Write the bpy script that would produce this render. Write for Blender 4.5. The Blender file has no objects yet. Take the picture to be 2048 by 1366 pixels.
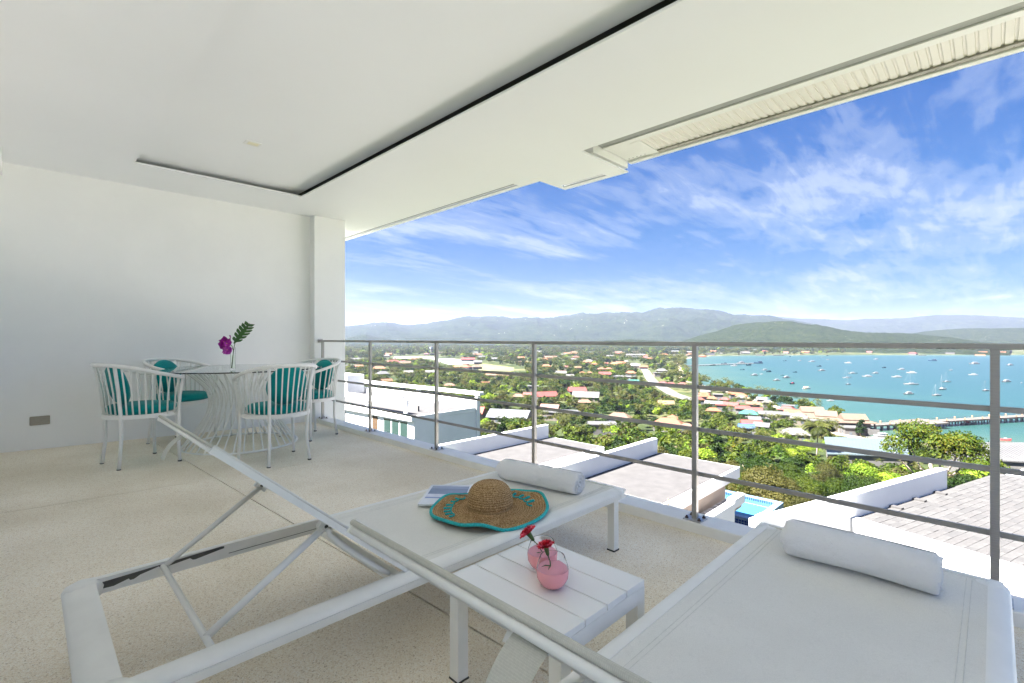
import bpy, bmesh, math, random
import numpy as np
from mathutils import Vector, Matrix, noise as mnoise
rnd = random.Random(7)
PI = math.pi
# ------------------------------------------------------------------ camera, world, sun, exposure
scene = bpy.context.scene
COL = scene.collection
CAM_H = 1.055
AZ = math.radians(44.9)          # heading of the camera, from +X (out to sea) towards +Y (along the railing)
cam_d = bpy.data.cameras.new('camera'); cam = bpy.data.objects.new('camera', cam_d); COL.objects.link(cam)
cam.location = (0, 0, CAM_H); cam.rotation_euler = (PI/2, 0, AZ - PI/2)
cam_d.sensor_width = 36; cam_d.lens = 967/2048*36; cam_d.shift_y = -6/2048
cam_d.clip_start = 0.02; cam_d.clip_end = 30000
scene.camera = cam
SUN_EL = math.radians(54); SUN_AZ = math.radians(155)   # direction TO the sun, from +X
sdir = Vector((math.cos(SUN_EL)*math.cos(SUN_AZ), math.cos(SUN_EL)*math.sin(SUN_AZ), math.sin(SUN_EL)))
sun_d = bpy.data.lights.new('sun', 'SUN'); sun_d.energy = 4.0; sun_d.angle = math.radians(0.5); sun_d.color = (1.0, .96, .92)
sun = bpy.data.objects.new('sun', sun_d); COL.objects.link(sun)
sun.rotation_euler = sdir.to_track_quat('Z', 'Y').to_euler(); sun.location = (0, 0, 60)
vs = scene.view_settings
vs.view_transform = 'Standard'; vs.look = 'None'; vs.gamma = 1; vs.use_curve_mapping = False
vs.exposure = 4.08
world = bpy.data.worlds.new('World'); scene.world = world; world.use_nodes = True
scene.render.engine = 'CYCLES'
scene.cycles.max_bounces = 20; scene.cycles.diffuse_bounces = 14; scene.cycles.volume_bounces = 0

class NT:
    """tiny node helper"""
    def __init__(s, tree): s.t = tree; s.n = tree.nodes; s.l = tree.links
    def add(s, typ, ins=None, **kw):
        n = s.n.new(typ)
        for k, v in kw.items(): setattr(n, k, v)
        if ins:
            for k, v in ins.items():
                sock = n.inputs[k]
                if isinstance(v, bpy.types.NodeSocket): s.l.new(v, sock)
                else: sock.default_value = v
        return n
    def ramp(s, fac, stops, interp='LINEAR'):
        n = s.n.new('ShaderNodeValToRGB'); s.l.new(fac, n.inputs[0]); cr = n.color_ramp; cr.interpolation = interp
        while len(cr.elements) > 1: cr.elements.remove(cr.elements[-1])
        cr.elements[0].position = stops[0][0]; cr.elements[0].color = (*stops[0][1], 1)
        for p, c in stops[1:]:
            e = cr.elements.new(p); e.color = (*c, 1)
        return n.outputs[0]
    def math(s, op, a, b=0.0, c=0.0, clamp=False):
        n = s.n.new('ShaderNodeMath'); n.operation = op; n.use_clamp = clamp
        for i, v in enumerate((a, b, c)):
            if isinstance(v, bpy.types.NodeSocket): s.l.new(v, n.inputs[i])
            else: n.inputs[i].default_value = v
        return n.outputs[0]
    def mix(s, fac, a, b, mode='MIX'):
        n = s.n.new('ShaderNodeMix'); n.data_type = 'RGBA'; n.blend_type = mode
        for i, v in ((0, fac), (6, a), (7, b)):
            if isinstance(v, bpy.types.NodeSocket): s.l.new(v, n.inputs[i])
            else: n.inputs[i].default_value = v if i == 0 else (*v, 1) if len(v) == 3 else v
        return n.outputs[2]

# sky: Nishita with thin high clouds that lie on a plane far above
w = NT(world.node_tree); world.node_tree.nodes.clear()
sky = w.add('ShaderNodeTexSky', sky_type='NISHITA', sun_disc=False, sun_elevation=SUN_EL, sun_rotation=PI/2 - SUN_AZ,
            air_density=1.0, dust_density=0.6, ozone_density=3.0, altitude=50)
tc = w.add('ShaderNodeTexCoord')
sep = w.add('ShaderNodeSeparateXYZ', {0: tc.outputs['Generated']})
zz = w.math('ADD', w.math('MAXIMUM', sep.outputs[2], 0.0), 0.09)
px_ = w.math('DIVIDE', sep.outputs[0], zz); py_ = w.math('DIVIDE', sep.outputs[1], zz)
cv = w.add('ShaderNodeCombineXYZ', {0: px_, 1: py_, 2: 0.0})
mp = w.add('ShaderNodeMapping', {0: cv.outputs[0], 'Rotation': (0, 0, math.radians(-32)), 'Scale': (0.55, 1.15, 1)})
n1 = w.add('ShaderNodeTexNoise', {0: mp.outputs[0], 'Scale': 0.9, 'Detail': 14.0, 'Roughness': 0.60, 'Distortion': 0.35})
mp2 = w.add('ShaderNodeMapping', {0: cv.outputs[0], 'Location': (3.1, 1.7, 0), 'Rotation': (0, 0, math.radians(28)), 'Scale': (0.7, 3.4, 1)})
n2 = w.add('ShaderNodeTexNoise', {0: mp2.outputs[0], 'Scale': 2.2, 'Detail': 12.0, 'Roughness': 0.66, 'Distortion': 0.9})
n3 = w.add('ShaderNodeTexNoise', {0: cv.outputs[0], 'Scale': 0.42, 'Detail': 2.0, 'Roughness': 0.5})
n4 = w.add('ShaderNodeTexNoise', {0: mp.outputs[0], 'Scale': 9.0, 'Detail': 6.0, 'Roughness': 0.6, 'Distortion': 0.6})
a = w.math('ADD', w.math('MULTIPLY', n1.outputs[0], 0.52), w.math('MULTIPLY', n2.outputs[0], 0.24))
a = w.math('ADD', a, w.math('MULTIPLY', n3.outputs[0], 0.30))
a = w.math('ADD', a, w.math('MULTIPLY', w.math('SUBTRACT', n4.outputs[0], 0.5), 0.11))
cm = w.ramp(a, [(0.50, (0, 0, 0)), (0.56, (.26, .26, .26)), (0.62, (.64, .64, .64)), (0.70, (1, 1, 1))], 'EASE')
low = w.ramp(sep.outputs[2], [(0.0, (.95, .95, .95)), (0.07, (.55, .55, .55)), (0.20, (.12, .12, .12)), (0.4, (0, 0, 0))])
elev = w.ramp(sep.outputs[2], [(0.0, (.034, .045, .060)), (0.08, (.021, .068, .098)), (0.20, (.006, .076, .124)), (0.40, (.001, .084, .158)), (1.0, (.04, .22, .36))])
hsv = w.add('ShaderNodeHueSaturation', {'Hue': 0.505, 'Saturation': 1.42, 'Value': 1.12, 'Color': w.mix(1.0, sky.outputs[0], elev, 'MULTIPLY')})
SKYW = (.42, .49, .58)
base = w.mix(w.math('MULTIPLY', low, 0.55), hsv.outputs[0], SKYW)
skyc = w.mix(cm, base, (.80, .93, 1.10))
bg = w.add('ShaderNodeBackground', {0: skyc, 1: 0.05})
wo = w.add('ShaderNodeOutputWorld', {0: bg.outputs[0]})

# ------------------------------------------------------------------ helpers
def tag(o, label=None, cat=None, group=None, kind=None):
    if label: o['label'] = label
    if cat: o['category'] = cat
    if group: o['group'] = group
    if kind: o['kind'] = kind
    return o
def thing(name, label, cat, loc=(0, 0, 0), rz=0, group=None, rot=None):
    o = bpy.data.objects.new(name, None); COL.objects.link(o); o.empty_display_size = .2
    o.location = loc; o.rotation_euler = rot if rot else (0, 0, rz)
    return tag(o, label, cat, group)
class MB:
    def __init__(s): s.v = []; s.f = []
    def add(s, vs_, fs):
        o = len(s.v); s.v += [tuple(p) for p in vs_]; s.f += [tuple(i + o for i in f) for f in fs]; return s
    def box(s, x0, x1, y0, y1, z0, z1, bev=0.0):
        if bev <= 0:
            p = [(x, y, z) for z in (z0, z1) for y in (y0, y1) for x in (x0, x1)]
            return s.add(p, [(0, 2, 3, 1), (4, 5, 7, 6), (0, 1, 5, 4), (2, 6, 7, 3), (0, 4, 6, 2), (1, 3, 7, 5)])
        bm = bmesh.new(); bmesh.ops.create_cube(bm, size=1)
        bmesh.ops.scale(bm, vec=(x1-x0, y1-y0, z1-z0), verts=bm.verts)
        bmesh.ops.translate(bm, vec=((x0+x1)/2, (y0+y1)/2, (z0+z1)/2), verts=bm.verts)
        b = min(bev, abs(x1-x0)*.45, abs(y1-y0)*.45, abs(z1-z0)*.45)
        bmesh.ops.bevel(bm, geom=bm.edges[:], offset=b, segments=2, profile=.5, affect='EDGES')
        bm.verts.index_update()
        s.add([v.co[:] for v in bm.verts], [[v.index for v in f.verts] for f in bm.faces]); bm.free(); return s
    def quad(s, a, b, c, d): return s.add([a, b, c, d], [(0, 1, 2, 3)])
    def beam(s, a, b, wd, ht, up=(0, 0, 1)):
        a = Vector(a); b = Vector(b); d = (b-a).normalized(); up = Vector(up)
        if abs(d.dot(up)) > .98: up = Vector((1, 0, 0))
        sd = d.cross(up).normalized()*wd/2; u = sd.cross(d).normalized()*ht/2
        return s.add([a-sd-u, a+sd-u, a+sd+u, a-sd+u, b-sd-u, b+sd-u, b+sd+u, b-sd+u],
                     [(3, 2, 1, 0), (4, 5, 6, 7), (0, 1, 5, 4), (1, 2, 6, 5), (2, 3, 7, 6), (3, 0, 4, 7)])
    def tube(s, pts, r, n=8, closed=False, caps=True):
        pts = [Vector(p) for p in pts]; m = len(pts); rr = r if hasattr(r, '__len__') else [r]*m
        o = len(s.v); prev = None
        for i, p in enumerate(pts):
            if closed: t = pts[(i+1) % m]-pts[i-1]
            else: t = pts[min(i+1, m-1)]-pts[max(i-1, 0)]
            t.normalize()
            if prev is None: up = Vector((0, 0, 1)) if abs(t.z) < .9 else Vector((1, 0, 0)); u = t.cross(up).normalized()
            else: u = (prev - t*prev.dot(t)).normalized()
            prev = u; v = t.cross(u)
            for k in range(n):
                a_ = 2*PI*k/n; q = p+(u*math.cos(a_)+v*math.sin(a_))*rr[i]; s.v.append(tuple(q))
        for i in range(m if closed else m-1):
            j = (i+1) % m
            for k in range(n):
                k2 = (k+1) % n; s.f.append((o+i*n+k, o+i*n+k2, o+j*n+k2, o+j*n+k))
        if caps and not closed:
            s.f.append(tuple(o+k for k in reversed(range(n)))); s.f.append(tuple(o+(m-1)*n+k for k in range(n)))
        return s
    def lathe(s, prof, n=24, c=(0, 0, 0), closed_prof=False):
        o = len(s.v)
        for (r, z) in prof:
            for k in range(n):
                a_ = 2*PI*k/n; s.v.append((c[0]+r*math.cos(a_), c[1]+r*math.sin(a_), c[2]+z))
        m = len(prof)
        for i in range(m-1+(1 if closed_prof else 0)):
            j = (i+1) % m
            for k in range(n):
                k2 = (k+1) % n; s.f.append((o+i*n+k, o+i*n+k2, o+j*n+k2, o+j*n+k))
        return s
    def prism(s, poly, z0, z1):
        n = len(poly); o = [(x, y, z0) for x, y in poly]+[(x, y, z1) for x, y in poly]
        f = [tuple(reversed(range(n))), tuple(range(n, 2*n))]+[(i, (i+1) % n, n+(i+1) % n, n+i) for i in range(n)]
        return s.add(o, f)
    def grid(s, fn, nu, nv, closed_u=False):
        o = len(s.v)
        for i in range(nu+1):
            for j in range(nv+1): s.v.append(tuple(fn(i/nu, j/nv)))
        for i in range(nu):
            for j in range(nv):
                a_ = o+i*(nv+1)+j; s.f.append((a_, a_+nv+1, a_+nv+2, a_+1))
        return s
    def mesh(s, name, mats, smooth=False):
        me = bpy.data.meshes.new(name); me.from_pydata(s.v, [], s.f); me.validate()
        for m in (mats if isinstance(mats, (list, tuple)) else [mats]): me.materials.append(m)
        if smooth:
            me.polygons.foreach_set('use_smooth', [True]*len(me.polygons))
            if smooth is not True: me.set_sharp_from_angle(angle=smooth)
        me.update(); return me
    def build(s, name, m, parent=None, smooth=False, loc=None, rot=None):
        o = bpy.data.objects.new(name, s.mesh(name, m, smooth)); COL.objects.link(o)
        if parent: o.parent = parent
        if loc: o.location = loc
        if rot: o.rotation_euler = rot
        return o
AUTO = math.radians(40)
def struct(mb, name, m, parent=None, smooth=False): return tag(mb.build(name, m, parent, smooth), kind='structure')
def copy_tree(o, parent=None):
    c = o.copy(); COL.objects.link(c); c.parent = parent
    for ch in list(o.children): copy_tree(ch, c)
    return c
def link_mesh(name, me, parent=None, loc=(0, 0, 0), rot=(0, 0, 0), scale=None, mat_=None):
    o = bpy.data.objects.new(name, me); COL.objects.link(o); o.parent = parent; o.location = loc; o.rotation_euler = rot
    if scale: o.scale = scale
    if mat_: o.material_slots[0].link = 'OBJECT'; o.material_slots[0].material = mat_
    return o

def material(name):
    m = bpy.data.materials.new(name); m.use_nodes = True; m.node_tree.nodes.clear()
    t = NT(m.node_tree); b = t.add('ShaderNodeBsdfPrincipled'); o = t.add('ShaderNodeOutputMaterial', {0: b.outputs[0]})
    return m, t, b
def setp(t, b, **kw):
    for k, v in kw.items():
        k = {'col': 'Base Color', 'rough': 'Roughness', 'metal': 'Metallic', 'normal': 'Normal', 'spec': 'Specular IOR Level',
             'trans': 'Transmission Weight', 'ior': 'IOR', 'coat': 'Coat Weight', 'sheen': 'Sheen Weight', 'sub': 'Subsurface Weight'}[k]
        if isinstance(v, bpy.types.NodeSocket): t.l.new(v, b.inputs[k])
        else: b.inputs[k].default_value = (*v, 1) if isinstance(v, tuple) and len(v) == 3 else v
def M(name, col, rough=.6, var=.06, scale=3.0, metal=0.0, bump=0.0, bscale=60.0, bdist=.002, det=4.0, spec=.5, **kw):
    """a plain painted / plastic / stone surface with slight unevenness"""
    m, t, b = material(name); tc = t.add('ShaderNodeTexCoord')
    n = t.add('ShaderNodeTexNoise', {0: tc.outputs['Object'], 'Scale': scale, 'Detail': det, 'Roughness': .6})
    c0 = tuple(max(0, c*(1-var)) for c in col); c1 = tuple(min(1, c*(1+var)) for c in col)
    c = t.ramp(n.outputs[0], [(.35, c0), (.65, c1)])
    setp(t, b, col=c, rough=rough, metal=metal, spec=spec, **kw)
    if bump:
        n2 = t.add('ShaderNodeTexNoise', {0: tc.outputs['Object'], 'Scale': bscale, 'Detail': 3.0})
        bp = t.add('ShaderNodeBump', {'Height': n2.outputs[0], 'Strength': bump, 'Distance': bdist}); setp(t, b, normal=bp.outputs[0])
    return m
# --- materials of the balcony
m_plaster = M('white_plaster', (.87, .87, .86),   .75, .018, 1.6, bump=.25, bscale=14, bdist=.004)
m_ceil = M('ceiling_paint', (.855, .865, .88), .7, .01, .8)
m_kerb = M('kerb_paint', (.82, .815, .79), .5, .04, 5, bump=.1, bscale=40)
m_trim = M('soffit_paint', (.80, .80, .78), .45, .02, 4)
m_soffit = M('soffit_vinyl', (.76, .73, .69), .4, .03, 3)
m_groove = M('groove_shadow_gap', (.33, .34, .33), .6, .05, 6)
m_alu = M('lounger_enamel', (.83, .825, .79), .38, .03, 9)
m_aludk = M('lounger_slot_dark', (.09, .085, .075), .5, .1, 20)
m_white = M('chair_enamel', (.82, .81, .78), .35, .02, 8)
m_cap = M('rubber_cap', (.06, .055, .05), .7, .2, 30)
m_tabtop = M('side_table_enamel', (.84, .835, .81), .33, .012, 3)
m_steel = None
def _steel():
    m, t, b = material('brushed_steel'); tc = t.add('ShaderNodeTexCoord')
    mp = t.add('ShaderNodeMapping', {0: tc.outputs['Object'], 'Scale': (60, 1.5, 60)})
    n = t.add('ShaderNodeTexNoise', {0: mp.outputs[0], 'Scale': 5.0, 'Detail': 4.0})
    c = t.ramp(n.outputs[0], [(.3, (.34, .32, .30)), (.7, (.45, .43, .41))])
    r = t.ramp(n.outputs[0], [(.3, (.30, .30, .30)), (.7, (.42, .42, .42))])
    setp(t, b, col=c, rough=r, metal=.6); return m
m_steel = _steel()
def _floor():
    m, t, b = material('pebble_wash_floor'); tc = t.add('ShaderNodeTexCoord')
    v = t.add('ShaderNodeTexVoronoi', {0: tc.outputs['Object'], 'Scale': 290.0}, feature='F1')
    g = t.ramp(t.add('ShaderNodeSeparateColor', {0: v.outputs['Color']}).outputs[0],
               [(0, (.52, .43, .32)), (.06, (.80, .70, .56)), (.30, (.93, .85, .71)), (.75, (.97, .92, .81)), (1, (.98, .96, .90))])
    edge = t.ramp(v.outputs['Distance'], [(.34, (1, 1, 1)), (.78, (.86, .82, .75))])
    c = t.mix(.75, g, edge, 'MULTIPLY')
    n = t.add('ShaderNodeTexNoise', {0: tc.outputs['Object'], 'Scale': 1.1, 'Detail': 5.0})
    st = t.ramp(n.outputs[0], [(.36, (.80, .77, .71)), (.60, (1, 1, 1))])
    c = t.mix(.8, c, st, 'MULTIPLY')
    sp = t.add('ShaderNodeTexVoronoi', {0: tc.outputs['Object'], 'Scale': 26.0}, feature='F1')
    spr = t.ramp(sp.outputs['Distance'], [(.035, (.30, .25, .20)), (.07, (1, 1, 1))])
    c = t.mix(.8, c, spr, 'MULTIPLY')
    bp = t.add('ShaderNodeBump', {'Height': v.outputs['Distance'], 'Strength': .5, 'Distance': -.002})
    setp(t, b, col=c, rough=.8, normal=bp.outputs[0], spec=.3); return m
m_floor = _floor()
def _fabric(name, col, scale=900, var=.05, bump=.4, rough=.9, dirt=None, sheen=0.2):
    m, t, b = material(name); tc = t.add('ShaderNodeTexCoord')
    w1 = t.add('ShaderNodeTexWave', {0: tc.outputs['Object'], 'Scale': scale/6.28, 'Distortion': .3}, bands_direction='X')
    w2 = t.add('ShaderNodeTexWave', {0: tc.outputs['Object'], 'Scale': scale/6.28, 'Distortion': .3}, bands_direction='Y')
    h = t.math('MULTIPLY', w1.outputs[1], w2.outputs[1])
    n = t.add('ShaderNodeTexNoise', {0: tc.outputs['Object'], 'Scale': 5.0, 'Detail': 6.0})
    c = t.ramp(n.outputs[0], [(.3, tuple(c*(1-var) for c in col)), (.7, tuple(min(1, c*(1+var)) for c in col))])
    if dirt:
        dn = t.add('ShaderNodeTexNoise', {0: tc.outputs['Object'], 'Scale': 70.0, 'Detail': 9.0, 'Roughness': .8})
        f = t.ramp(dn.outputs[0], [(.52, (0, 0, 0)), (.70, (1, 1, 1))]); c = t.mix(t.math('MULTIPLY', f, t.math('MULTIPLY', n.outputs[0], .32)), c, dirt)
    c = t.mix(.12, c, h, 'MULTIPLY')
    g_ = t.add('ShaderNodeTexNoise', {0: tc.outputs['Object'], 'Scale': scale*.35, 'Detail': 2.0})
    c = t.mix(.35, c, t.ramp(g_.outputs[0], [(.35, (.80, .80, .80)), (.65, (1, 1, 1))]), 'MULTIPLY')
    bp = t.add('ShaderNodeBump', {'Height': h, 'Strength': bump, 'Distance': .0006})
    setp(t, b, col=c, rough=rough, normal=bp.outputs[0], sheen=sheen, spec=.25); return m
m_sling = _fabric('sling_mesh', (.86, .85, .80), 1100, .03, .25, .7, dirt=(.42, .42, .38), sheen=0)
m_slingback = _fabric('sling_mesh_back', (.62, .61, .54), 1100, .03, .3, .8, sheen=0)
m_teal = _fabric('teal_cushion_fabric', (.0, .30, .30), 1500, .12, .3, .85, sheen=.15)
def _towel():
    m, t, b = material('terry_towel'); tc = t.add('ShaderNodeTexCoord')
    n = t.add('ShaderNodeTexNoise', {0: tc.outputs['Object'], 'Scale': 420.0, 'Detail': 3.0})
    n2 = t.add('ShaderNodeTexNoise', {0: tc.outputs['Object'], 'Scale': 14.0, 'Detail': 4.0})
    h = t.math('ADD', n.outputs[0], t.math('MULTIPLY', n2.outputs[0], 6.0))
    bp = t.add('ShaderNodeBump', {'Height': h, 'Strength': .9, 'Distance': .0035})
    setp(t, b, col=(.84, .84, .85), rough=.95, normal=bp.outputs[0], sheen=.4); return m
m_towel = _towel()
def _straw():
    m, t, b = material('woven_straw'); tc = t.add('ShaderNodeTexCoord')
    s_ = t.add('ShaderNodeSeparateXYZ', {0: tc.outputs['Object']})
    r = t.math('SQRT', t.math('ADD', t.math('MULTIPLY', s_.outputs[0], s_.outputs[0]), t.math('MULTIPLY', s_.outputs[1], s_.outputs[1])))
    rr = t.math('ADD', r, t.math('MULTIPLY', s_.outputs[2], -.9))
    ring = t.math('SINE', t.math('MULTIPLY', rr, 2*PI/.0105))
    n = t.add('ShaderNodeTexNoise', {0: tc.outputs['Object'], 'Scale': 260.0, 'Detail': 5.0, 'Roughness': .7})
    v = t.add('ShaderNodeTexVoronoi', {0: tc.outputs['Object'], 'Scale': 190.0})
    f = t.math('ADD', t.math('MULTIPLY', n.outputs[0], .75), t.math('MULTIPLY', ring, .045))
    f = t.math('ADD', f, t.math('MULTIPLY', v.outputs[0], .22))
    c = t.ramp(f, [(.28, (.05, .024, .008)), (.41, (.25, .14, .055)), (.53, (.50, .33, .16)), (.70, (.72, .53, .31))])
    bp = t.add('ShaderNodeBump', {'Height': f, 'Strength': .9, 'Distance': .004})
    setp(t, b, col=c, rough=.8, normal=bp.outputs[0], spec=.2); return m
m_straw = _straw()
m_cord = M('turquoise_yarn', (.02, .42, .44), .8, .25, 150, bump=.8, bscale=500, bdist=.002)
m_glass, _t, _b = material('clear_glass'); setp(_t, _b, col=(1, 1, 1), rough=.0, trans=1.0, ior=1.18)
m_tglass, _t, _b = material('green_tinted_glass'); setp(_t, _b, col=(.86, .97, .94), rough=.0, trans=1.0, ior=1.5)
m_pink, _t, _b = material('pink_drink'); setp(_t, _b, col=(.98, .42, .46), rough=.06, trans=.10, ior=1.33)
m_petal_red = M('carnation_petal', (.62, .015, .04), .6, .35, 160)
m_petal_pink = M('carnation_edge', (.85, .16, .25), .6, .2, 90)
m_orchid = M('orchid_petal', (.36, .01, .30), .5, .45, 45)
m_orchid_hi = M('orchid_petal_pale', (.55, .06, .50), .5, .3, 45)
m_stem = M('green_stem', (.07, .13, .03), .5, .2, 40)
m_leafd = M('monstera_leaf_green', (.035, .10, .02), .35, .25, 25)
m_switch = M('metal_cover_plate', (.34, .31, .25), .4, .05, 30, metal=.5)
m_bolt = M('rusty_bolt', (.13, .09, .07), .6, .3, 60, metal=.6)
m_plate = M('steel_base_plate', (.55, .54, .53), .35, .12, 20, metal=.7)
# ------------------------------------------------------------------ balcony shell
FX = 2.555
def fz(x): return 0.02*(FX-min(x, FX))
YN, YF = -1.25, 6.15     # the balcony is open at its near end, outside the picture
bal = struct(MB().box(-.6, 2.70, YN-.2, 7.6, -.45, -.065), 'balcony_slab', m_kerb)
fl = struct(MB().add([(-.4, YN, fz(-.4)-.008), (FX, YN, -.008), (FX, YF, -.008), (-.4, YF, fz(-.4)-.008)], [(0, 1, 2, 3)]), 'floor', M('floor_joint_grout', (.16, .13, .09), .9, .3, 40))
def jx(y): return 1.118-.050*(y-1.2)
ycuts = [YN, 4.03, YF]
for i in range(2):
    a, b_ = ycuts[i]+.0025, ycuts[i+1]-.0025
    for side in (0, 1):
        ns = 40; ys = [a+(b_-a)*k/ns for k in range(ns+1)]
        def gap(y): return .004+.0022*mnoise.noise((y*9.0, 3.1, 0))+.0012*mnoise.noise((y*40.0, 1.1, 0))
        m = MB()
        if side == 0: L = [(-.4, y) for y in ys]; R = [(jx(y)-gap(y), y) for y in ys]
        else: L = [(jx(y)+gap(y+7), y) for y in ys]; R = [(FX, y) for y in ys]
        o = 0
        for k in range(ns+1):
            for (x, y) in (L[k], R[k]):
                m.v.append((x, y, fz(x))); m.v.append((x, y, fz(x)-.012))
        for k in range(ns):
            q = 4*k; m.f += [(q, q+2, q+6, q+4), (q+2, q+3, q+7, q+6), (q, q+4, q+5, q+1)]
        m.f += [(0, 1, 3, 2), (4*ns, 4*ns+2, 4*ns+3, 4*ns+1)]
        m.build('floor_slab', m_floor, fl)
kerb = struct(MB().box(FX, 2.722, YN, 6.02, -.40, .055, .006), 'kerb', m_kerb)
wf = struct(MB().box(-.6, 2.54, YF, YF+.25, -.4, 2.62), 'far_wall', m_plaster)
struct(MB().box(-.6, -.2, YN, YF, -.4, 2.48), 'facade_wall', m_plaster)
struct(MB().box(-.6, -.15, YN, YF-.004, 2.482, 2.598), 'door_header', m_plaster)
pil = MB().box(2.54, 2.945, 6.02, 6.62, -8, 2.598, .004).build('corner_pillar', m_plaster)
tag(pil, 'square white corner pillar at the end of the railing', 'pillar')
# ceiling: outer band, raised middle with an open shadow slot
CZ = 2.60; IX0, IX1, IY1 = .67, 2.117, 5.354
c = MB()
c.box(-.6, IX0, YN, 7.6, CZ, CZ+.014); c.box(IX0, IX1, IY1, 7.6, CZ, CZ+.014)
c.box(IX1, 3.225, YN, 7.6, CZ, CZ+.014); c.box(IX0, IX1, YN, -.95, CZ, CZ+.014)
# edges towards the sea, with the drip groove
c.box(3.225, 3.43, 2.41, 7.6, CZ, CZ+.014); c.box(3.43, 3.50, 3.40, 7.6, CZ+.022, CZ+.036); c.box(3.50, 3.56, 3.16, 7.6, CZ, CZ+.014)
c.box(3.43, 3.50, 3.16, 3.40, CZ, CZ+.014)
c.box(3.43, 3.82, 2.41, 3.16, CZ, CZ+.014); c.box(3.82, 3.88, 2.60, 3.12, CZ+.022, CZ+.036); c.box(3.82, 3.88, 2.41, 2.60, CZ, CZ+.014)
c.box(3.82, 3.88, 3.12, 3.16, CZ, CZ+.014); c.box(3.88, 3.95, 2.41, 3.16, CZ, CZ+.014)
ceil = struct(c, 'ceiling', m_ceil)
struct(MB().box(.45, 2.150, -1.15, 5.565, CZ+.072, CZ+.085), 'ceiling_raised_panel', m_ceil)
struct(MB().box(.45, 2.362, -1.15, 5.62, CZ+.117, CZ+.1215).box(2.362, 2.3665, -1.15, 5.62, CZ+.017, CZ+.1165).box(.45, 2.36, 5.621, 5.6255, CZ+.017, CZ+.1165), 'cove_shade_lining', M('cove_shade_dark', (.10, .095, .085), .9, .1, 3))  # dark plates added above the slot, its shade put into their colour
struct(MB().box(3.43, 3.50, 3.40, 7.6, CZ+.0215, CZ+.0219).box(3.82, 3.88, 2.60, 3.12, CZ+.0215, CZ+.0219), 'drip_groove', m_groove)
struct(MB().box(-.6, 3.40, YN, 7.6, CZ+.125, CZ+.45).box(3.40, 3.558, 3.161, 7.6, CZ+.040, CZ+.45).box(3.40, 3.948, 2.412, 3.16, CZ+.040, CZ+.30), 'roof_slab', m_plaster)
struct(MB().box(2.37, 3.222, YN, 7.6, CZ+.016, CZ+.124).box(-.6, .44, YN, 7.6, CZ+.016, CZ+.124).box(.45, 2.36, 5.63, 7.6, CZ+.016, CZ+.124), 'ceiling_fill', m_ceil)
# slatted soffit of the eave
SZ = 2.70
so = thing('slatted_eave_soffit', 'white ribbed soffit under the eave above the railing', 'soffit', (0, 0, 0))
f_ = MB().box(3.511, 3.576, YN, 2.40, SZ-.006, SZ+.03)
f_.build('inner_frame', m_trim, so)
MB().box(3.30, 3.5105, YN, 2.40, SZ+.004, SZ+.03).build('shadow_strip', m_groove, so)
MB().box(3.927, 3.985, YN, 2.40, SZ-.02, SZ+.09, .006).build('outer_frame', m_trim, so)
MB().box(3.878, 3.9265, YN, 2.08, SZ-.010, SZ+.004).build('drain_track', M('drain_track', (.36, .34, .30), .5, .25, 18), so)
MB().box(3.577, 3.926, 2.08, 2.17, SZ-.008, SZ+.02).build('cross_frame', m_trim, so)
MB().box(3.577, 3.926, 2.175, 2.40, SZ-.003, SZ+.02, .003).build('hatch_panel', m_trim, so)
hl = MB().lathe([(.0001, 0), (.006, 0)], 8).mesh('vent_hole', m_cap)
for k in range(5): link_mesh('vent_hole', hl, so, (3.885, 2.20+.04*k, SZ-.0036))
# one slat: flat pan with a raised V rib
P_ = .0506
sl = MB(); prof = [(0, 0), (.030, 0), (.034, .007), (.044, .007), (.048, 0), (.0503, 0)]
for i, (yy, z_) in enumerate(prof):
    sl.v += [(3.577, -yy, SZ+z_), (3.877, -yy, SZ+z_)]
for i in range(len(prof)-1): sl.f.append((2*i, 2*i+1, 2*i+3, 2*i+2))
sl_me = sl.mesh('soffit_slat', m_soffit)
for k in range(int((2.07-YN)/P_)): link_mesh('soffit_slat', sl_me, so, (0, 2.078-k*P_, 0))
MB().box(3.43, 3.98, YN, 2.40, SZ+.032, SZ+.085).build('backing', m_trim, so)
db = MB().lathe([(.0001, 0), (.0045, 0)], 8).mesh('rivet', m_cap)
for k in range(8): link_mesh('rivet', db, so, (3.905, 1.9-k*.33, SZ-.0105))
# small recessed downlight, unlit, and the metal wall plate
dl = thing('ceiling_downlight', 'small square recessed spotlight in the white ceiling', 'ceiling light', (1.32, 4.35, CZ+.072))
MB().box(-.06, .06, -.05, .05, -.004, -.001).build('frame', m_trim, dl)
MB().box(-.035, .045, -.03, .03, -.006, -.0045, .001).build('lens', M('lamp_lens', (.80, .76, .55), .3, .05, 10), dl)
wp = MB().box(.017, .151, YF-.018, YF-.001, .270, .350, .006).build('socket_cover', m_switch)
tag(wp, 'brushed metal socket cover low on the white wall beside the left chair', 'socket cover')

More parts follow.
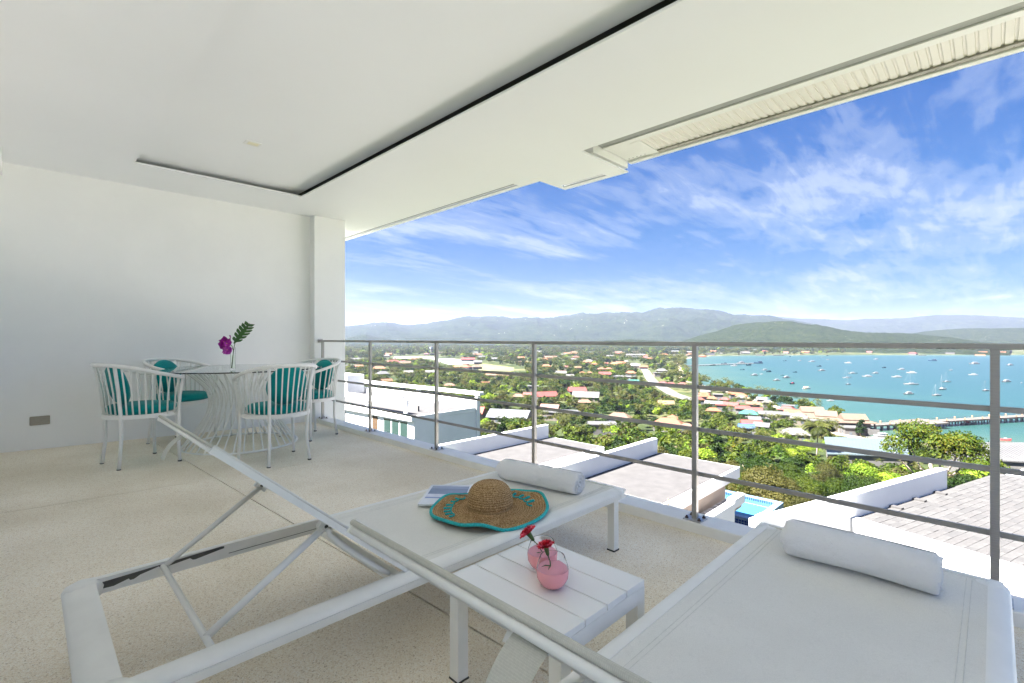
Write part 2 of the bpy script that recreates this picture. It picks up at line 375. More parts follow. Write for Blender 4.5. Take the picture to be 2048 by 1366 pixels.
# ------------------------------------------------------------------ railing
rl = thing('railing', 'brushed steel balcony railing with square posts and four horizontal bars', 'railing', (2.61, 0, .055))
RX = 0.0
post_me = MB().box(-.0135, .0135, -.0135, .0135, .004, .958, .0015).mesh('post', m_steel)
plate_me = MB().box(-.045, .05, -.05, .05, .0005, .007, .001).mesh('base_plate', m_plate)
bolt_mb = MB()
for sx in (-.027, .033):
    for sy in (-.035, .035): bolt_mb.lathe([(0, .007), (.0095, .007), (.0095, .013), (.005, .014), (.005, .021), (0, .021)], 6, (sx, sy, 0))
bolt_one = MB().lathe([(.0001, .021), (.005, .021), (.005, .014), (.0095, .013), (.0095, .007)], 6).mesh('bolt', m_bolt)
for y in (5.94, 4.755, 3.562, 2.372, 1.171, -.003, -1.19):
    p = link_mesh('post', post_me, rl, (0, y, 0)); pl = link_mesh('base_plate', plate_me, p)
    for sx in (-.027, .033):
        for sy in (-.035, .035): link_mesh('bolt', bolt_one, p, (sx, sy, 0))
MB().box(-.022, .022, YN, 6.012, .958, .981, .002).build('top_rail', m_steel, rl)
MB().box(-.03, .03, 6.010, 6.018, .945, .995).build('wall_bracket', m_plate, rl)
for z in (.784, .551, .305): MB().box(.0145, .0245, YN, 6.012, z-.055-.011, z-.055+.011, .001).build('middle_rail', m_steel, rl)

# ------------------------------------------------------------------ sun loungers
def sling_rail(x0, x1, sgn):
    """long side rail with a D profile, bulging outwards; y local 0 = inner edge, grows outwards by sgn"""
    prof = [(0, -.048), (0, 0), (.014, .001), (.034, -.002), (.050, -.008), (.058, -.015), (.060, -.019), (.056, -.021), (.054, -.024), (.056, -.026), (.055, -.044), (.050, -.048)]
    m = MB(); n = len(prof)
    for x in (x0, x1):
        for (yy, z_) in prof: m.v.append((x, sgn*yy*.84, z_))
    for k in range(n):
        k2 = (k+1) % n; f = (k, k2, n+k2, n+k); m.f.append(f if sgn > 0 else f[::-1])
    m.f.append(tuple(range(n)) if sgn < 0 else tuple(reversed(range(n)))); m.f.append(tuple(range(n, 2*n)) if sgn > 0 else tuple(reversed(range(n, 2*n))))
    return m
m_seam = M('seam_thread', (.66, .66, .62), .8, .1, 40)
LX = 1.09   # x of the lounger's root
def make_lounger(label):
    t = thing('sun_lounger', label, 'sun lounger', (LX, 1.665, 0), group=None)
    X = lambda x: x-LX
    hw = .312                                                     # half distance between the rails' inner faces
    zt = .305
    for sgn in (1, -1):
        o = sling_rail(X(.125), X(2.085), sgn).build('side_rail', m_alu, t, AUTO, loc=(0, sgn*hw, zt))
        # saw-tooth slot for the backrest stay, cut in the rail's inner face
        pts = [(.158, -.010), (.158, -.026), (.195, -.027), (.232, -.019), (.236, -.024), (.245, -.024), (.262, -.017), (.312, -.009), (.318, -.016), (.326, -.016), (.40, -.010), (.408, -.016), (.416, -.017), (.49, -.009), (.505, -.008), (.505, -.002), (.495, -.001)]
        s = MB(); s.v = [(X(x), -sgn*.0012, z*1.25) for x, z in pts]; s.f = [tuple(range(len(pts)))]
        s.build('ratchet_slot', m_aludk, o)
        MB().box(X(.52), X(.86), -.0008, .0008, -.0335, -.032).build('groove', m_aludk, o, loc=(0, -sgn*.0009, 0))
    # end bars, rounded outwards
    def endbar(x, out, w=.085):
        prof = [(0, -.048), (0, 0), (.02, .001), (.045, -.001), (.068, -.010), (w, -.026), (w, -.034), (.07, -.048)]
        m = MB(); n = len(prof)
        for y in (-hw-.035, hw+.035):
            for (a_, z_) in prof: m.v.append((x+out*a_, y, z_))
        for k in range(n):
            k2 = (k+1) % n; m.f.append((k, n+k, n+k2, k2))
        m.f.append(tuple(range(n))); m.f.append(tuple(range(n, 2*n)))
        return m
    endbar(X(.150), -1, .077).build('head_bar', m_alu, t, AUTO, loc=(0, 0, zt-.003))
    endbar(X(2.075), 1, .05).build('foot_bar', m_alu, t, AUTO, loc=(0, 0, zt-.003))
    for cx, cy in ((.124, 1), (.124, -1), (2.08, 1), (2.08, -1)):      # rounded corner caps
        MB().lathe([(.001, .0005), (.028, 0), (.042, -.008), (.0475, -.022), (.042, -.045), (.001, -.045)], 20, (0, 0, 0)).build('corner_cap', m_alu, t, AUTO, loc=(X(cx), cy*(hw+.004), zt))
    for x in (.13, 2.045):
        for sy in (1, -1):
            zb = fz(x)
            lg = MB().box(X(x)-.02, X(x)+.02, sy*(hw+.020)-.02, sy*(hw+.020)+.02, zb+.006, zt-.046, .003).build('leg', m_alu, t)
            MB().box(X(x)-.0215, X(x)+.0215, sy*(hw+.020)-.0215, sy*(hw+.020)+.0215, zb, zb+.0075).build('foot', m_cap, lg)
    MB().box(X(.84), X(.87), -hw, hw, zt-.05, zt-.02, .003).build('cross_bar', m_alu, t)
    # seat sling with a gentle sag, tucked between the rails
    def seat(u, v):
        x = .88+(2.085-.88)*u; y = -hw+2*hw*v
        sag = .016*math.sin(PI*u)**.6*math.sin(PI*v)**.8
        return (X(x), y, zt-.002-sag)
    MB().grid(seat, 30, 16).build('seat_sling', m_sling, t, True)
    MB().tube([(X(.88)+.002, -hw+.01, zt-.001), (X(.88)+.002, hw-.01, zt-.001)], .007, 8).build('front_hem', m_sling, t, True)
    MB().tube([(X(2.087), -hw+.0, zt-.003), (X(2.087), hw-.0, zt-.003)], .006, 8).build('foot_hem', m_sling, t, True)
    for y in (-hw+.035, -hw+.048, hw-.035, hw-.048):
        MB().tube([(X(.9+1.17*k/14), y, seat((.9+1.17*k/14-.88)/1.205, (y+hw)/(2*hw))[2]+.0004) for k in range(15)], .0008, 4).build('seam', m_seam, t)
    # raised backrest
    B0 = Vector((X(.872), 0, .312)); B1 = Vector((X(.316), 0, .789)); dv = (B1-B0); L = dv.length; dv.normalize(); nv = Vector((dv.z, 0, -dv.x))  # nv points up/out
    bh = .316
    for sgn in (1, -1):
        MB().beam(B0+Vector((0, sgn*bh, 0))-nv*.006, B1+Vector((0, sgn*bh, 0))-nv*.003, .024, .017, up=nv).build('back_rail', m_alu, t)
    MB().tube([B1+Vector((0, -bh, 0))-nv*.006, B1+Vector((0, bh, 0))-nv*.005], .0055, 12).build('top_bar', m_alu, t, True)
    def bk(u, v):
        y = -bh+.002+2*(bh-.002)*v; sag = .010*math.sin(PI*v)*math.sin(PI*u)
        p = B0+dv*(L*u)+nv*(.0065-sag); return (p.x, y, p.z)
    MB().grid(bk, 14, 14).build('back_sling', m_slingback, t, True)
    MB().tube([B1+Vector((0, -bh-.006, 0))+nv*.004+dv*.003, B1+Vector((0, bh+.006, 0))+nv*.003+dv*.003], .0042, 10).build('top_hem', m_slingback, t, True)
    for sgn in (1, -1):
        MB().tube([B0+Vector((0, sgn*(bh+.009), 0))+nv*.0075, B1+Vector((0, sgn*(bh+.009), 0))+nv*.0075], .0035, 6).build('side_hem', m_sling, t, True)
    # stay that props the backrest in the slot
    A0 = B0+dv*(L*.42)-nv*.022; fb = Vector((X(.322), 0, .292))
    st = MB()
    st.tube([A0+Vector((0, .295, 0)), fb+Vector((0, .300, 0))], .0095, 8)
    st.tube([A0+Vector((0, -.258, 0)), fb+Vector((0, -.240, 0))], .0105, 8)
    st.tube([fb+Vector((0, -.300, 0)), fb+Vector((0, -.240, 0)), fb+Vector((0, .305, 0))], .0095, 8)
    st.build('support_stay', m_alu, t, True)
    for yy in (.300, -.258):
        q = A0+Vector((0, yy, 0)); br = MB().beam(q-dv*.022+nv*.01, q+dv*.022+nv*.01, .022, .040, up=nv).build('hinge_bracket', m_alu, t)
        MB().lathe([(.0001, .0008), (.0055, .0008), (.0055, -.004)], 10).build('screw', m_cap, br, loc=q+Vector((0, -.0118, .004)), rot=(PI/2, 0, 0))
    for sgn in (-1,):                                              # curved arm down to the frame
        pts = [A0+Vector((0, sgn*(bh-.03), .004))]+[Vector((X(x_), sgn*(bh-.03), z_)) for x_, z_ in ((.625, .482), (.652, .452), (.680, .423), (.71, .395), (.74, .368), (.775, .338), (.82, .300))]
        MB().tube(pts, .0085, 8).build('hinge_arm', m_alu, t, True)
    # curled tongue of sling under the top bar
    def tg(u, v):
        a_ = -.35+u*1.35; r = .075
        return (X(.335)-.070*math.sin(u*1.25)-.002, -.046+.044*v, .782-.050*u*u-.014*u)
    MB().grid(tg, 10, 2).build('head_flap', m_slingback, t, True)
    return t
L1 = make_lounger('white mesh sun lounger in the middle holding the straw hat and magazine')
L2 = copy_tree(L1); L2['label'] = 'white mesh sun lounger at lower right holding only one rolled towel'
L2.location = (LX+.012, .325, 0)
for o_ in (L1, L2): o_['group'] = 'white sun loungers with raised backrests'

# ------------------------------------------------------------------ side table
tx, ty = 1.093, .945; thx, thy, tz = .195, .215, .345
st = thing('side_table', 'low white slatted side table between the two loungers', 'side table', (tx, ty, fz(tx)))
hz = tz-fz(tx)
for k in range(4):
    x0 = -thx+k*2*thx/4+.0022; x1 = -thx+(k+1)*2*thx/4-.0022
    MB().box(x0, x1, -thy, thy, hz-.018, hz, .0015).build('slat', m_tabtop, st)
for s in (-1, 1):
    MB().box(-thx+.04, thx-.04, s*thy-.03*(s > 0), s*thy+.03*(s < 0), hz-.062, hz-.0185).build('apron', m_alu, st)
    MB().box(s*thx-.03*(s > 0), s*thx+.03*(s < 0), -thy+.04, thy-.04, hz-.062, hz-.0185).build('apron', m_alu, st)
for sx in (-1, 1):
    for sy in (-1, 1):
        cx, cy = sx*(thx-.02), sy*(thy-.02)
        lg = MB().box(cx-.02, cx+.02, cy-.02, cy+.02, .008, hz-.0185, .002).build('leg', m_alu, st)
        MB().box(cx-.0215, cx+.0215, cy-.0215, cy+.0215, 0, .008).build('foot', m_cap, lg)

# ------------------------------------------------------------------ drinks
def carnation(parent, base, head, seed, size=.028):
    r = random.Random(seed); base = Vector(base); head = Vector(head); d = (head-base).normalized()
    f = thing('carnation', parent, 'flower', tuple(base))
    h = head-base
    MB().tube([(0, 0, 0), h*.3+Vector((.002, 0, 0)), h*.66], .0017, 6).build('stem', m_stem, f, True)
    q = d.to_track_quat('Z', 'Y').to_matrix()
    cal = MB().lathe([(.0015, 0), (.0048, .004), (.0062, .013), (.0075, .024), (.0085, .028)], 10)
    cal.v = [tuple(h*.62+q@Vector(v)) for v in cal.v]; cal.build('calyx', m_stem, f, True)
    for ring, (n, tilt, ln, mt) in enumerate(((9, 1.25, 1.0, m_petal_red), (8, .85, .95, m_petal_pink), (8, .5, .85, m_petal_red), (6, .2, .7, m_petal_red))):
        for k in range(n):
            a_ = 2*PI*k/n+ring*.4+r.uniform(-.15, .15)
            def pet(u, v, a_=a_, tilt=tilt, ln=ln, ph=r.uniform(0, 6)):
                wv = (v-.5)*(.35+1.0*u)*.021*1.15; rr = u*size*ln
                ruf = .0028*u*u*math.sin(v*17+ph)
                x = rr*math.sin(tilt); z = rr*math.cos(tilt)*.75+ruf+.004
                p = Vector((x*math.cos(a_)-wv*math.sin(a_), x*math.sin(a_)+wv*math.cos(a_), z))
                return h*.62+q@(p+Vector((0, 0, .024)))
            MB().grid(pet, 3, 7).build('petal', mt, f)
    # two little leaves at the stem's foot
    for a_ in (2.6, 3.6):
        MB().tube([(0, 0, .002), (.016*math.cos(a_), .016*math.sin(a_), .006), (.028*math.cos(a_), .028*math.sin(a_), .003)], [.0018, .0014, .0003], 5).build('leaf', m_stem, f)
    return f
def glass(x, y, label, rz):
    z0 = tz+.0005
    g = thing('stemless_glass', label, 'glass', (x, y, z0), rz, group='round glasses of pink drink')
    R = .046
    out = [(.0001, .0), (.016, .0), (.024, .003), (.036, .014), (.0445, .030), (R, .046), (.0445, .062), (.039, .078), (.0345, .090)]
    inn = [(.0333, .090), (.0378, .078), (.0433, .062), (R-.0012, .046), (.0432, .031), (.0345, .0165), (.022, .0068), (.0001, .0055)]
    MB().lathe(out+[(.0339, .0906)]+inn, 40).build('bowl', m_glass, g, AUTO)
    liq = [(.0001, .0045), (.0250, .0046), (.0364, .0140), (.0449, .0300), (R+.0004, .046), (.0456, .0545), (.0001, .0545)]
    MB().lathe(liq, 40).build('pink_drink', m_pink, g, AUTO)
    return g
glass(1.121, .985, 'stemless glass of pink drink, the farther of two on the side table', .3)
glass(1.060, .893, 'stemless glass of pink drink, the nearer of two on the side table', 1.1)
carnation('red carnation tilted left in the farther pink drink', (1.118, .978, tz+.050), (1.094, 1.018, tz+.108), 4)
carnation('red carnation drooping in the nearer pink drink', (1.066, .905, tz+.052), (1.060, .915, tz+.100), 9, .024)

# ------------------------------------------------------------------ towels
def towel(loc, rz, length, R, label, bend=0.0, sq=.86):
    t = thing('rolled_towel', label, 'towel', loc, rz, group='rolled white towels on the loungers')
    n = 26; prof = []
    def ring(u, sc=1.0):
        x = (u-.5)*length; pts = []
        for k in range(n):
            a_ = 2*PI*k/n
            rr = R*sc*(1+.055*mnoise.noise((x*8+R*90, math.cos(a_)*1.5, math.sin(a_)*1.5))+.02*mnoise.noise((x*30, math.cos(a_)*4, math.sin(a_)*4)))
            pts.append((x, bend*(4*(u-.5)**2-1)*.5+rr*math.cos(a_)*1.05, R*sq+rr*math.sin(a_)*sq+bend*.2*(u-.5)))
        return pts
    m = MB(); us = [0, .005, .016, .036]+[.036+.928*k/16 for k in range(1, 16)]+[.964, .984, .995, 1.0]; ss = [.80, .915, .975, 1]+[1]*15+[1, .975, .915, .80]
    for u, s_ in zip(us, ss): m.v += ring(u, s_)
    for i in range(len(us)-1):
        for k in range(n):
            k2 = (k+1) % n; m.f.append((i*n+k, i*n+k2, (i+1)*n+k2, (i+1)*n+k))
    m.build('towel_body', m_towel, t, True)
    fl_ = MB(); nn_ = 40                                           # the towel's loose outer edge and a hem band
    for k in range(nn_+1):
        u = .02+.96*k/nn_; x_ = (u-.5)*length
        for a_, rr_ in ((1.25, R*1.035), (1.12, R*1.062), (1.02, R*1.058), (.98, R*1.0)):
            wv = .06*mnoise.noise((x_*11, 4.2, R*50)); fl_.v.append((x_, bend*(4*(u-.5)**2-1)*.5+rr_*math.cos(a_+wv)*1.05*-1, R*sq+rr_*math.sin(a_+wv)*sq+bend*.2*(u-.5)))
    for k in range(nn_):
        for j in range(3): fl_.f.append((4*k+j, 4*k+j+1, 4*k+j+5, 4*k+j+4))
    fl_.build('loose_edge', m_towel, t, True)
    for end in (0, 1):                                             # the spiral of folds at each end
        x = (-.5 if end == 0 else .5)*length; sg = -1 if end == 0 else 1
        e = MB(); turns = 3.4; N = 90; wthk = .0072
        def c_(k, off):
            a_ = 2*PI*turns*k/N; rr = max(.002, R*.93*(1-k/N)**.9+off)
            rr *= 1+.05*math.sin(3*a_+end)
            return (bend*0+rr*math.cos(a_), R*sq+rr*math.sin(a_)*sq)
        for k in range(N+1):
            dpt = sg*(.006*(1-k/N)-.004+.0025*math.sin(k*.9))
            y0, z0 = c_(k, -wthk/2); y1, z1 = c_(k, wthk/2); ym, zm = c_(k, 0)
            e.v += [(x-sg*.012, y0, z0), (x+dpt, y0, z0), (x+dpt+sg*.004, ym, zm), (x+dpt, y1, z1), (x-sg*.012, y1, z1)]
        for k in range(N):
            for j in range(4):
                q = 5*k+j; e.f.append((q, q+1, q+6, q+5))
        e.build('towel_fold', m_towel, t, True, loc=(0, -bend*.0, 0))
        dsk = MB(); dsk.v = [(x-sg*.010, 1.0*R*.88*math.cos(2*PI*k/20), R*sq+R*.88*sq*math.sin(2*PI*k/20)) for k in range(20)]; dsk.f = [tuple(range(20))]
        dsk.build('towel_core', m_towel, t)
    return t
towel((1.86, 1.655, .298), math.radians(98), .47, .060, 'rolled white towel at the foot of the middle lounger behind the straw hat')
towel((1.905, .315, .298), math.radians(92), .405, .066, 'plain rolled white towel at the foot of the nearest lounger', bend=.02)

# ------------------------------------------------------------------ straw hat and magazine
hc = Vector((1.425, 1.555, .300)); 
hat = thing('straw_hat', 'wide floppy straw sun hat with turquoise edging on the middle lounger', 'hat', tuple(hc), 0)
hat.scale = (.94, .94, .94)
def brimR(a_): return .258*(1+.045*math.cos(2*(a_-math.radians(130)))+.03*math.cos(3*a_+.6)+.012*math.cos(5*a_))
def brimZ(a_, u):
    wv = .006+.016*max(0, math.sin(2*a_+1.0))*u*u+.020*u*u*max(0, math.cos(a_-math.radians(-40)))**2+.018*u**2*max(0, math.cos(3*a_-math.radians(-140)*3))**3
    return wv+.006*(1-u)
def hatpt(u, v):
    a_ = 2*PI*v
    if u < .5:                                                     # crown
        s = u/.5; ph = s*PI/2
        r = .096*math.sin(min(ph*1.12, PI/2))**.78; z = .014+.124*math.cos(ph)**.62 if s < .999 else .014
        r += .006*s*s
        return (r*math.cos(a_), r*math.sin(a_), z)
    s = (u-.5)/.5; R_ = brimR(a_); r = .094+(R_-.094)*s
    return (r*math.cos(a_), r*math.sin(a_), brimZ(a_, s)+.008*(1-s)**3)
hm = MB(); NU, NV = 44, 96
for i in range(NU+1):
    for j in range(NV): hm.v.append(hatpt(i/NU, j/NV))
for i in range(NU):
    for j in range(NV):
        j2 = (j+1) % NV; hm.f.append((i*NV+j, (i+1)*NV+j, (i+1)*NV+j2, i*NV+j2))
hb = hm.build('hat_body', m_straw, hat, True)
md = hb.modifiers.new('thick', 'SOLIDIFY'); md.thickness = .004; md.offset = 1
braid = MB()
for r0 in [.104+.0118*k for k in range(13)]:                       # plaited rows stand proud of the brim
    pts = []
    for j in range(96):
        a_ = 2*PI*j/96; s = (r0-.094)/(brimR(a_)-.094)
        if s > .97: s = .97
        p = hatpt(.5+.5*s, j/96); pts.append((p[0], p[1], p[2]+.0042+.0006*math.sin(j*2.1)))
    braid.tube(pts, .0026, 5, closed=True)
for k in range(1, 11):
    u = .5*k/11; pts = []
    for j in range(72):
        p = Vector(hatpt(u, j/72)); nrm = Vector((p.x, p.y, (p.z-.02)*.8)).normalized(); p += nrm*.0030; pts.append(tuple(p))
    braid.tube(pts, .0031, 5, closed=True)
braid.build('straw_braid', m_straw, hat, True)
MB().tube([tuple(Vector(hatpt(1.0, j/96))+Vector((0, 0, .002))) for j in range(96)], .0075, 8, closed=True).build('turquoise_edging', m_cord, hat, True)
def script(a0, a1, n, seed, name):                                 # looped yarn lettering along the brim, too blurred in the photo to read
    r = random.Random(seed); m = MB(); pts = []; N = 26*n
    ks = [r.uniform(.7, 1.35) for _ in range(n+2)]
    for k in range(N+1):
        u = k/N; i = u*n; f = i-int(i); am = ks[int(i)]*(1-f)+ks[int(i)+1]*f; ph = i*2*PI
        rad = .195+.0165*am*math.sin(ph); a2 = a0+(a1-a0)*u+math.copysign(.062, a1-a0)*math.cos(ph)*am
        s = (rad-.094)/(brimR(a2)-.094); p = hatpt(.5+.5*min(s, .96), (a2/(2*PI)) % 1)
        pts.append((rad*math.cos(a2), rad*math.sin(a2), p[2]+.0085))
    m.tube(pts, .0036, 6); m.build(name, m_cord, hat, True)
script(math.radians(172), math.radians(92), 7, 3, 'yarn_lettering')
script(math.radians(14), math.radians(-38), 4, 5, 'yarn_lettering')
def _cover():
    m, t, b = material('magazine_cover_print'); tc = t.add('ShaderNodeTexCoord')
    s_ = t.add('ShaderNodeSeparateXYZ', {0: tc.outputs['Object']})
    u = s_.outputs[1]
    pic = t.ramp(t.math('ADD', t.math('MULTIPLY', u, 3.5), .5), [(0, (.80, .82, .84)), (.28, (.80, .82, .84)), (.285, (.30, .36, .58)), (.34, (.50, .55, .74)), (.345, (.72, .75, .84)), (.50, (.66, .70, .82)), (.505, (.22, .25, .32)), (.80, (.30, .33, .40)), (.93, (.33, .36, .42)), (.935, (.82, .83, .85))], 'CONSTANT')
    n = t.add('ShaderNodeTexNoise', {0: tc.outputs['Object'], 'Scale': 30.0, 'Detail': 4.0})
    c = t.mix(.25, pic, t.ramp(n.outputs[0], [(.3, (.6, .6, .6)), (.7, (1, 1, 1))]), 'MULTIPLY')
    bx = t.math('MULTIPLY', t.math('GREATER_THAN', s_.outputs[0], -.093), t.math('LESS_THAN', s_.outputs[0], .093))
    c = t.mix(bx, (.82, .83, .85), c)
    setp(t, b, col=c, rough=.25); return m
mg = thing('magazine', 'white magazine with a grey blue cover picture, half under the straw hat', 'magazine', (1.418, 1.853, .3035), math.radians(-48))
MB().box(-.105, .105, -.143, .143, -.001, .006).build('pages', M('paper_edge', (.78, .78, .77), .8, .04, 80), mg)
MB().box(-.106, .106, -.144, .144, .0062, .0072).build('cover', _cover(), mg)

# ------------------------------------------------------------------ dining set
dcx, dcy = 1.49, 5.24
dz = fz(dcx)
dt = thing('dining_table', 'round glass table on a white wire pedestal in the corner', 'table', (dcx, dcy, dz))
MB().lathe([(.0001, .738), (.742, .738), (.745, .741), (.742, .7475), (.0001, .7475)], 96).build('glass_top', m_tglass, dt, AUTO)
rods = 38
def prof_r(z):
    s = z/.735
    return .50+(-.235)*math.sin(min(1, s/.62)*PI/2)**1.1 if s < .62 else .265+.205*(1-math.cos(((s-.62)/.38)*PI/2))
rod = MB().tube([(prof_r(z), .12*z, z) for z in [.735*k/14 for k in range(15)]], .0066, 6).mesh('wire_rod', m_white, True)
for k in range(rods): link_mesh('wire_rod', rod, dt, rot=(0, 0, 2*PI*k/rods))
MB().tube([(.50*math.cos(2*PI*k/64), .50*math.sin(2*PI*k/64), .010) for k in range(64)], .0105, 8, closed=True).build('base_ring', m_white, dt, True)
MB().tube([(.475*math.cos(2*PI*k/64), .475*math.sin(2*PI*k/64), .727) for k in range(64)], .008, 8, closed=True).build('top_ring', m_white, dt, True)
def make_chair():
    t = thing('wire_chair', '', 'chair', (0, 0, 0))
    # faces +X; a = angle from straight back
    def top(a_):
        f = abs(a_)/math.radians(118); zt = .815-.035*f**1.5-.085*max(0, f-.25)**1.6/.62
        r = .305; x = -r*math.cos(a_); y = r*.98*math.sin(a_)
        if abs(a_) > math.radians(90): x += (abs(a_)-math.radians(90))*.12
        return Vector((x-.012, y, zt))
    def seat(a_):
        r = .252; x = -r*math.cos(a_); y = r*math.sin(a_)
        if abs(a_) > math.radians(90): x += (abs(a_)-math.radians(90))*.10; 
        return Vector((x, y, .405))
    A = math.radians(118)
    MB().tube([top(-A+2*A*k/40) for k in range(41)], .0155, 10).build('top_rail', m_white, t, True)
    ringpts = [seat(-A+2*A*k/40) for k in range(41)]
    m = MB()
    for s in (0, 1):
        pass
    outer = ringpts; N = 48
    for k in range(N):
        a_ = -PI+2*PI*k/N; r = .252; p = Vector((-r*math.cos(a_)*1.03, r*math.sin(a_), .405)); 
        if p.x > .20: p.x = .20+(p.x-.20)*.4
        for (dr, dzz) in ((.008, .014), (.008, -.018), (-.010, -.018), (-.010, .014)):
            q = p*(1+dr/.25); m.v.append((q.x, q.y, .405+dzz))
    for k in range(N):
        k2 = (k+1) % N
        for j in range(4): j2 = (j+1) % 4; m.f.append((4*k+j, 4*k+j2, 4*k2+j2, 4*k2+j))
    m.build('seat_ring', m_white, t, AUTO)
    legs = (math.radians(38), math.radians(-38), math.radians(117), math.radians(-117))
    n = 25
    for k in range(n):
        a_ = -math.radians(112)+2*math.radians(112)*k/(n-1)
        if min(abs(a_-l) for l in legs) < math.radians(3.2): continue
        p0 = seat(a_); p1 = top(a_*1.0); mid = p0.lerp(p1, .45); mid -= Vector((p0.x, p0.y, 0)).normalized()*.010
        mid2 = p0.lerp(p1, .8)-Vector((p0.x, p0.y, 0)).normalized()*.006
        MB().tube([p0, mid, mid2, p1], .0062, 6).build('spindle', m_white, t, True)
    for a_ in legs:
        p1 = top(a_); p0 = seat(a_); dr = Vector((p0.x, p0.y, 0)).normalized()
        ft = Vector((p0.x, p0.y, 0))+dr*.028
        if abs(a_) > 2: ft = Vector((p0.x+.010, p0.y*1.06, 0))
        lg = MB().tube([p1, p0.lerp(p1, .5)-dr*.004, p0+dr*.006, Vector((p0.x, p0.y, .2))+dr*.004, ft+Vector((0, 0, .004))], [.0125, .0125, .0135, .0130, .0125], 10).build('leg', m_white, t, True)
        MB().lathe([(.0001, .0), (.0145, .0), (.0145, .010), (.0001, .010)], 12).build('foot_cap', m_cap, lg, loc=(ft.x, ft.y, 0))
    cu = MB().lathe([(.0001, .0), (.19, .0), (.225, .010), (.238, .030), (.236, .052), (.215, .070), (.15, .079), (.0001, .082)], 40)
    cu.v = [(x*1.0-.008, y, z+.412) for x, y, z in cu.v]; cu.build('seat_cushion', m_teal, t, True)
    bc = MB().lathe([(.0001, -.045), (.08, -.043), (.14, -.032), (.165, -.014), (.170, 0), (.165, .014), (.14, .032), (.08, .043), (.0001, .045)], 36)
    rm = Matrix.Rotation(PI/2-.24, 4, 'Y')
    bc.v = [tuple(rm@Vector((v[0], v[1], v[2]))+Vector((-.175, 0, .648))) for v in bc.v]; bc.build('back_cushion', m_teal, t, True)
    return t
chairs = [((.68, 4.985), 12, 'white wire chair at the left of the glass table, turned side on to the viewer'),
          ((1.505, 4.335), 97, 'white wire chair in front of the glass table with its back to the viewer'),
          ((1.10, 5.74), -52, 'white wire chair behind the glass table, against the white wall'),
          ((2.135, 5.20), 196, 'white wire chair beside the corner pillar and the end of the railing')]
ch0 = make_chair()
for i, ((x, y), dg, lab) in enumerate(chairs):
    c_ = ch0 if i == 0 else copy_tree(ch0)
    c_.location = (x, y, fz(x)); c_.rotation_euler = (0, 0, math.radians(dg)); c_['label'] = lab; c_['group'] = 'white wire tub chairs round the glass table'

m_waterg, _t, _b = material('vase_water'); setp(_t, _b, col=(.93, 1, .92), rough=0.0, trans=1.0, ior=1.05)
# vase with orchid and split leaf
vx, vy, vz = 1.33, 4.93, dz+.748
va = thing('glass_vase', 'slim clear glass vase of water on the round glass table', 'vase', (vx, vy, vz))
MB().lathe([(.0001, .0), (.020, .0), (.021, .004), (.020, .10), (.0215, .205), (.0200, .205), (.0185, .10), (.0192, .014), (.0001, .012)], 24).build('vase_body', m_glass, va, AUTO)
MB().lathe([(.0001, .0125), (.0188, .0145), (.0181, .10), (.0184, .135), (.0001, .135)], 24).build('water', m_waterg, va, AUTO)
def PW(r_, u_, z_):  # offset from the vase in the camera's right / depth directions
    return (r_*math.sin(AZ)+u_*math.cos(AZ), -r_*math.cos(AZ)+u_*math.sin(AZ), z_)
orc = thing('orchid_spray', 'magenta orchid flowers hanging over the rim of the glass vase', 'flower', (vx, vy, vz+.004))
MB().tube([PW(-.008, 0, .012), PW(0, 0, .10), PW(.006, 0, .17), PW(-.008, 0, .215), PW(-.035, 0, .232)], .0028, 6).build('stem', m_stem, orc, True)
ro = random.Random(5)
for (r_, u_, z_, sc, mt) in ((-.078, -.01, .250, 1.35, m_orchid), (-.064, -.02, .196, 1.35, m_orchid_hi), (-.030, .01, .266, 1.15, m_orchid), (-.092, .01, .222, 1.2, m_orchid), (-.052, .0, .176, 1.15, m_orchid_hi), (-.050, -.01, .235, 1.2, m_orchid)):
    cpt = Vector(PW(r_, u_, z_)); rotm = Matrix.Rotation(ro.uniform(0, 6), 3, 'Z')@Matrix.Rotation(ro.uniform(.9, 1.6), 3, 'X')
    fl_ = MB()
    for k in range(5):
        a_ = 2*PI*k/5+.3; wdt = .030 if k in (1, 4) else .020
        def pet(u, v, a_=a_, wdt=wdt, sc=sc):
            ww = (v-.5)*2*wdt*math.sin(PI*min(1, .12+u*.93))**.7; L_ = u*.040
            z = .010*u*u-.012*(v-.5)**2*4*u
            return rotm@(Vector((L_*math.cos(a_)-ww*math.sin(a_), L_*math.sin(a_)+ww*math.cos(a_), z))*sc)+cpt
        MB().grid(pet, 5, 5).build('petal', mt, orc, True)
    MB().lathe([(.0001, .008), (.004, .005), (.005, 0), (.0001, -.002)], 8).build('flower_heart', M('orchid_heart', (.75, .35, .12), .5, .2, 50), orc, True, loc=cpt)
mon = thing('split_leaf', 'dark green split leaf standing tall in the glass vase', 'leaf', (vx, vy, vz+.004))
MB().tube([PW(-.012, 0, .010), PW(-.002, 0, .10), PW(.012, 0, .205), PW(.022, 0, .25)], .003, 6).build('stem', m_stem, mon, True)
b0 = Vector(PW(.010, 0, .235)); b1 = Vector(PW(.165, 0, .435)); ax = (b1-b0); Ln = ax.length; ax.normalize()
sdv = Vector((0, 0, 1)).cross(ax).cross(ax).normalized()*-1; nrm = ax.cross(sdv)
side = (sdv*.62+nrm*.78).normalized()
